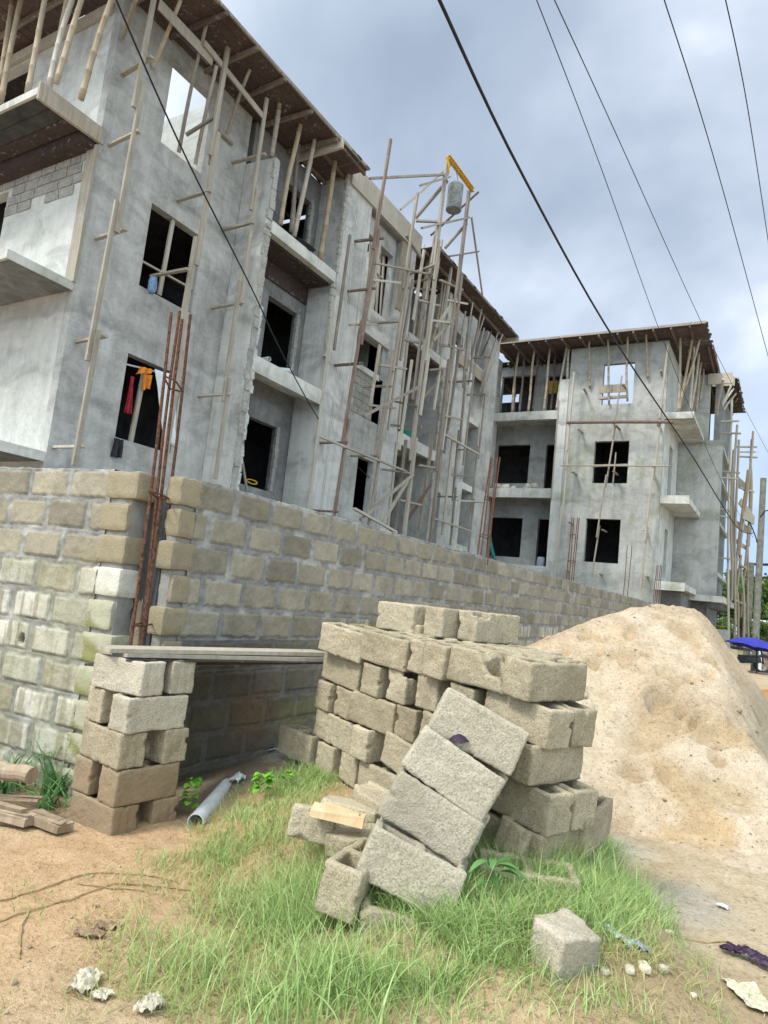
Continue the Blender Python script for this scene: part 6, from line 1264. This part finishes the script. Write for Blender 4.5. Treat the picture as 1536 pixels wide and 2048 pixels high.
tuft(112, 1575, 46, .46, .020, 'long leaved weed beside the small block pile', z=-.05, mat=M_WEED, spread=.05, lean=(.5, 1.4), lo=0, hi=1, name='weed', cat='weed')
tuft(95, 1600, 26, .30, .016, 'bent broad weed blades over the left logs', z=-.05, mat=M_WEED, spread=.06, lean=(.8, 1.6), lo=0, hi=1, name='weed', cat='weed')
tuft(25, 1565, 30, .50, .022, 'arching long leaved weed at the left edge below wall', z=-.05, mat=M_WEED, spread=.06, lean=(.8, 1.6), lo=0, hi=.8, name='weed', cat='weed')
def leafplant(px, py, dpt, n, L_, w, label, mat, h=.1, seed=0, rise=.5, name='broadleaf_weed'):
    q = dep(px, py, dpt); z0 = g1(q.x, q.y); r = random.Random(seed); mb = MB(); ver = []; fc = []; tn = []
    for k in range(n):
        a = r.uniform(0, 6.28); hh = h * r.uniform(.3, 1.1); b = Vector((q.x, q.y, max(z0, q.z - h))) + Vector((math.cos(a) * .02, math.sin(a) * .02, hh)); d = Vector((math.cos(a), math.sin(a), rise * r.uniform(.3, 1.3))).normalized(); s = d.cross(Vector((0, 0, 1))).normalized(); t_ = r.random(); l = L_ * r.uniform(.6, 1.15); i0 = len(ver)
        for j in range(7):
            t = j / 6; wd = w * math.sin(math.pi * min(1, t * .93 + .07)) ** .8; c = b + d * (l * t) - Vector((0, 0, l * .45 * t * t)); ver += [c - s * wd / 2 + Vector((0, 0, wd * .15)), c, c + s * wd / 2 + Vector((0, 0, wd * .15))]; tn += [t_] * 3
        for j in range(6):
            for m in (0, 1): p = i0 + j * 3 + m; fc.append((p, p + 1, p + 4, p + 3))
    og = Vector((q.x, q.y, z0)); tn = np.array(tn); o = link(name, mesh_np(name, np.array([tuple(p - og) for p in ver]), np.array(fc), mat, True, np.stack([tn, tn, tn, np.ones_like(tn)], -1)), loc=og); return tag(o, label, 'weed')
leafplant(985, 1725, 3.05, 11, .17, .035, 'lance leaved weed growing beside the leaning block row', M_WEED, .16, 1, .5)
leafplant(386, 1565, 4.55, 26, .055, .05, 'bright green clover like weed at the mouth of the shelter', M_CLOVER, .22, 2, .3)
leafplant(528, 1550, 4.5, 26, .06, .05, 'bright green low weed behind the grey pipe', M_CLOVER, .12, 3, .3)
leafplant(575, 1545, 4.6, 12, .05, .04, 'small bright weed left of the stack base', M_CLOVER, .08, 4, .3)
# crumpled litter
def crumple(px, py, sx, sy, ht, mat, label, name, cat, seed, ang=0, z=0.03, rag=.35):
    x0, y0 = wp(px, py, z); n = 22; U, W_ = np.meshgrid(np.linspace(-1, 1, n), np.linspace(-1, 1, n), indexing='ij')
    k = 1 + rag * fbm(U * 1.5 + 9, W_ * 1.5 + seed, seed, 3) * 2; X = U * sx * k; Y = W_ * sy * k * (1 - .25 * np.abs(U)); c, s = math.cos(ang), math.sin(ang); X, Y = X * c - Y * s, X * s + Y * c
    rd = np.abs(fbm(U * 2.6, W_ * 2.6, seed + 5, 3)); Z = ht * (1.2 * np.exp(-(U ** 2 + W_ ** 2) * 1.2) * .5 + 1.6 * (.28 - rd).clip(0) * 2 + .2 * fbm(U * 6, W_ * 6, seed + 6, 2)) + .006
    Z = np.maximum(Z, .004); Zg = gz(x0 + X, y0 + Y) - g1(x0, y0); o = link(name, mesh_np(name, np.stack([X, Y, Z + Zg], -1).reshape(-1, 3), grid_faces(n, n), mat, True), loc=(x0, y0, g1(x0, y0))); return tag(o, label, cat)
crumple(172, 1950, .045, .075, .03, M_BAG, 'crumpled dirty white bag standing on the sand at lower left', 'plastic_bag', 'litter', 1, .5)
crumple(205, 1975, .035, .035, .02, M_BAG, 'small scrap of dirty white plastic beside the crumpled bag', 'plastic_scrap', 'litter', 2)
crumple(300, 2005, .045, .06, .03, M_BAG, 'crumpled dirty white bag near the bottom edge, in sparse grass', 'plastic_bag', 'litter', 3, .3)
crumple(182, 1858, .06, .03, .018, M_LEAFDRY, 'curled dry brown leaf on the left sand', 'dry_leaf', 'leaf', 4, .6); crumple(215, 1840, .06, .03, .02, M_LEAFDRY, 'second dry brown leaf touching the curled one', 'dry_leaf', 'leaf', 5, 1.0)
crumple(1500, 1918, .13, .045, .04, M_PURPLE, 'torn dark purple plastic sheet at the right edge', 'plastic_sheet', 'litter', 6, -.35); crumple(1270, 1978, .055, .025, .02, M_BLUEW, 'torn blue printed wrapper near the bottom right', 'wrapper', 'litter', 7, .6)
crumple(1215, 1970, .08, .04, .02, M_CLEAR, 'clear plastic litter right of the broken concrete lump', 'plastic_scrap', 'litter', 8, .2); crumple(1445, 1808, .03, .025, .015, M_CLEAR, 'pale plastic scrap on the ashy patch of sand', 'plastic_scrap', 'litter', 9)
crumple(470, 1598, .05, .05, .04, M_CLEAR, 'clear plastic scrap behind the grey pipe', 'plastic_scrap', 'litter', 10); crumple(560, 1520, .10, .05, .03, M_CLEAR, 'grey white rubbish scrap inside the shelter', 'plastic_scrap', 'litter', 11, .6, .15); crumple(1250, 1642, .05, .05, .02, M_CLEAR, 'white scrap on the sand at the heap foot', 'plastic_scrap', 'litter', 12, 0, .05)
crumple(1502, 1990, .09, .12, .015, M_STONE, 'flat pale slab fragment at the bottom right edge', 'slab_fragment', 'stone', 13, .7)
crumple(1080, 1735, .04, .03, .03, M_BAG, 'small pinkish white litter on the half buried block', 'plastic_scrap', 'litter', 14, 0, .3)
for i, (a, b, s) in enumerate(((1338, 1884, .045), (1322, 2003, .05), (1284, 2020, .06), (1203, 2041, .04), (1385, 2030, .03), (1255, 2030, .05))):
    x, y = wp(a, b, .03); o = link('yellow_stone', stone_mesh(140 + i, s, s * .8, s * .6, M_STONE), loc=(x, y, g1(x, y) + s * .15)); o.rotation_euler.z = i; tag(o, 'small yellowish stone on the trampled ground at the lower right', 'stone', 'small yellowish stones')
for i, (a, b, s) in enumerate(((1200, 1434, .055), (1466, 1438, .06), (30, 1948, .03), (240, 1725, .02), (62, 1880, .02), (1372, 1452, .03), (1462, 1452, .035))):
    if i in (0, 1, 5, 6):
        x, y = ((-1.62, 6.75), (-0.35, 7.4), 0, 0, 0, (-0.75, 7.3), (-0.2, 7.5))[i]; z = float(heap_z(np.array([x]), np.array([y]))[0])
    else: x, y = wp(a, b, .03); z = g1(x, y)
    o = link('dark_clod', stone_mesh(160 + i, s, s * .8, s * .7, M_LOG), loc=(x, y, z + s * .15)); tag(o, ('dark brown clod lying on the sand heap' if i in (0, 1, 5, 6) else 'tiny dark clod on the left sand'), 'clod', 'dark clods')
# runners of creeping grass across the sand
for i, pts in enumerate((((-20, 1800), (90, 1770), (180, 1742), (290, 1740), (370, 1752)), ((-10, 1835), (110, 1800), (230, 1762), (340, 1760), (400, 1770)), ((40, 1905), (45, 1850), (60, 1800)), ((160, 1760), (220, 1772), (300, 1775)), ((1120, 1870), (1240, 1868), (1360, 1876), (1480, 1880)))):
    P = []
    for a, b in pts: x, y = wp(a, b, .03); P.append(Vector((x, y, g1(x, y) + .012)))
    Q = []
    for k in range(len(P) - 1):
        for t in np.linspace(0, 1, 8)[:-1]:
            q = P[k].lerp(P[k + 1], t); q.x += rng.uniform(-.006, .006); q.y += rng.uniform(-.006, .006); q.z = g1(q.x, q.y) + .007; Q.append(q)
    mb = MB(); mb.tube(Q, .0035, 5); o = mb.build('grass_runner', M_VINE, origin=Q[0]); tag(o, ('dry runner lying across the sand by the broken lump' if i == 4 else f'{NTH[i]} dry creeping runner from the top on the left sand'), 'runner', 'dry runners')
# twigs and pebbles strewn over the trampled sand
n = 420; x = rs.uniform(-2.6, 0.3, n); y = rs.uniform(2.0, 5.6, n); mb = MB()
for i in range(n):
    a = rs.uniform(0, 6.28); l = rs.uniform(.01, .045); z = g1(x[i], y[i]) + .004; mb.bar((x[i], y[i], z), (x[i] + l * math.cos(a), y[i] + l * math.sin(a), z + rs.uniform(0, .008)), .004, .003, j=.0005)
tag(mb.build('twig_litter', M_LOG), 'scattered dark twigs and chips on the sandy ground', 'twigs', kind='stuff')

# grains and pebbles lying on the heap and the bare sand
def pebbles(xs, ys, zf, smin, smax, name, mat, label):
    V_ = []; F_ = []; base = np.array([(1, 0, 0), (-1, 0, 0), (0, 1, 0), (0, -1, 0), (0, 0, 1), (0, 0, -1)], float); fc = np.array([(0, 2, 4), (2, 1, 4), (1, 3, 4), (3, 0, 4), (2, 0, 5), (1, 2, 5), (3, 1, 5), (0, 3, 5)])
    zs = zf(xs, ys)
    for i in range(len(xs)):
        s = rs.uniform(smin, smax) * (1 if rs.uniform() < .9 else 1.8); p = base * s * rs.uniform(.6, 1.2, (6, 1)); a = rs.uniform(0, 6.28); c_, s_ = math.cos(a), math.sin(a)
        V_.append(np.stack([p[:, 0] * c_ - p[:, 1] * s_ + xs[i], p[:, 0] * s_ + p[:, 1] * c_ + ys[i], p[:, 2] * .7 + zs[i] + s * .2], -1)); F_.append(fc + 6 * i)
    tag(link(name, mesh_np(name, np.concatenate(V_), np.concatenate(F_), mat, False)), label, name.replace('_', ' '), kind='stuff')
n = 900; x = rs.uniform(-3.2, 0.4, n); y = rs.uniform(5.4, 9.2, n); pebbles(x, y, heap_z, .004, .013, 'sand_grit', M_LOG, 'dark grit and tiny clods scattered over the sand heap')
n = 700; x = rs.uniform(-3.2, .6, n); y = rs.uniform(1.6, 5.6, n); pebbles(x, y, gz, .003, .010, 'ground_grit', M_BLOCK, 'brownish grit and pebbles scattered on the sandy ground')
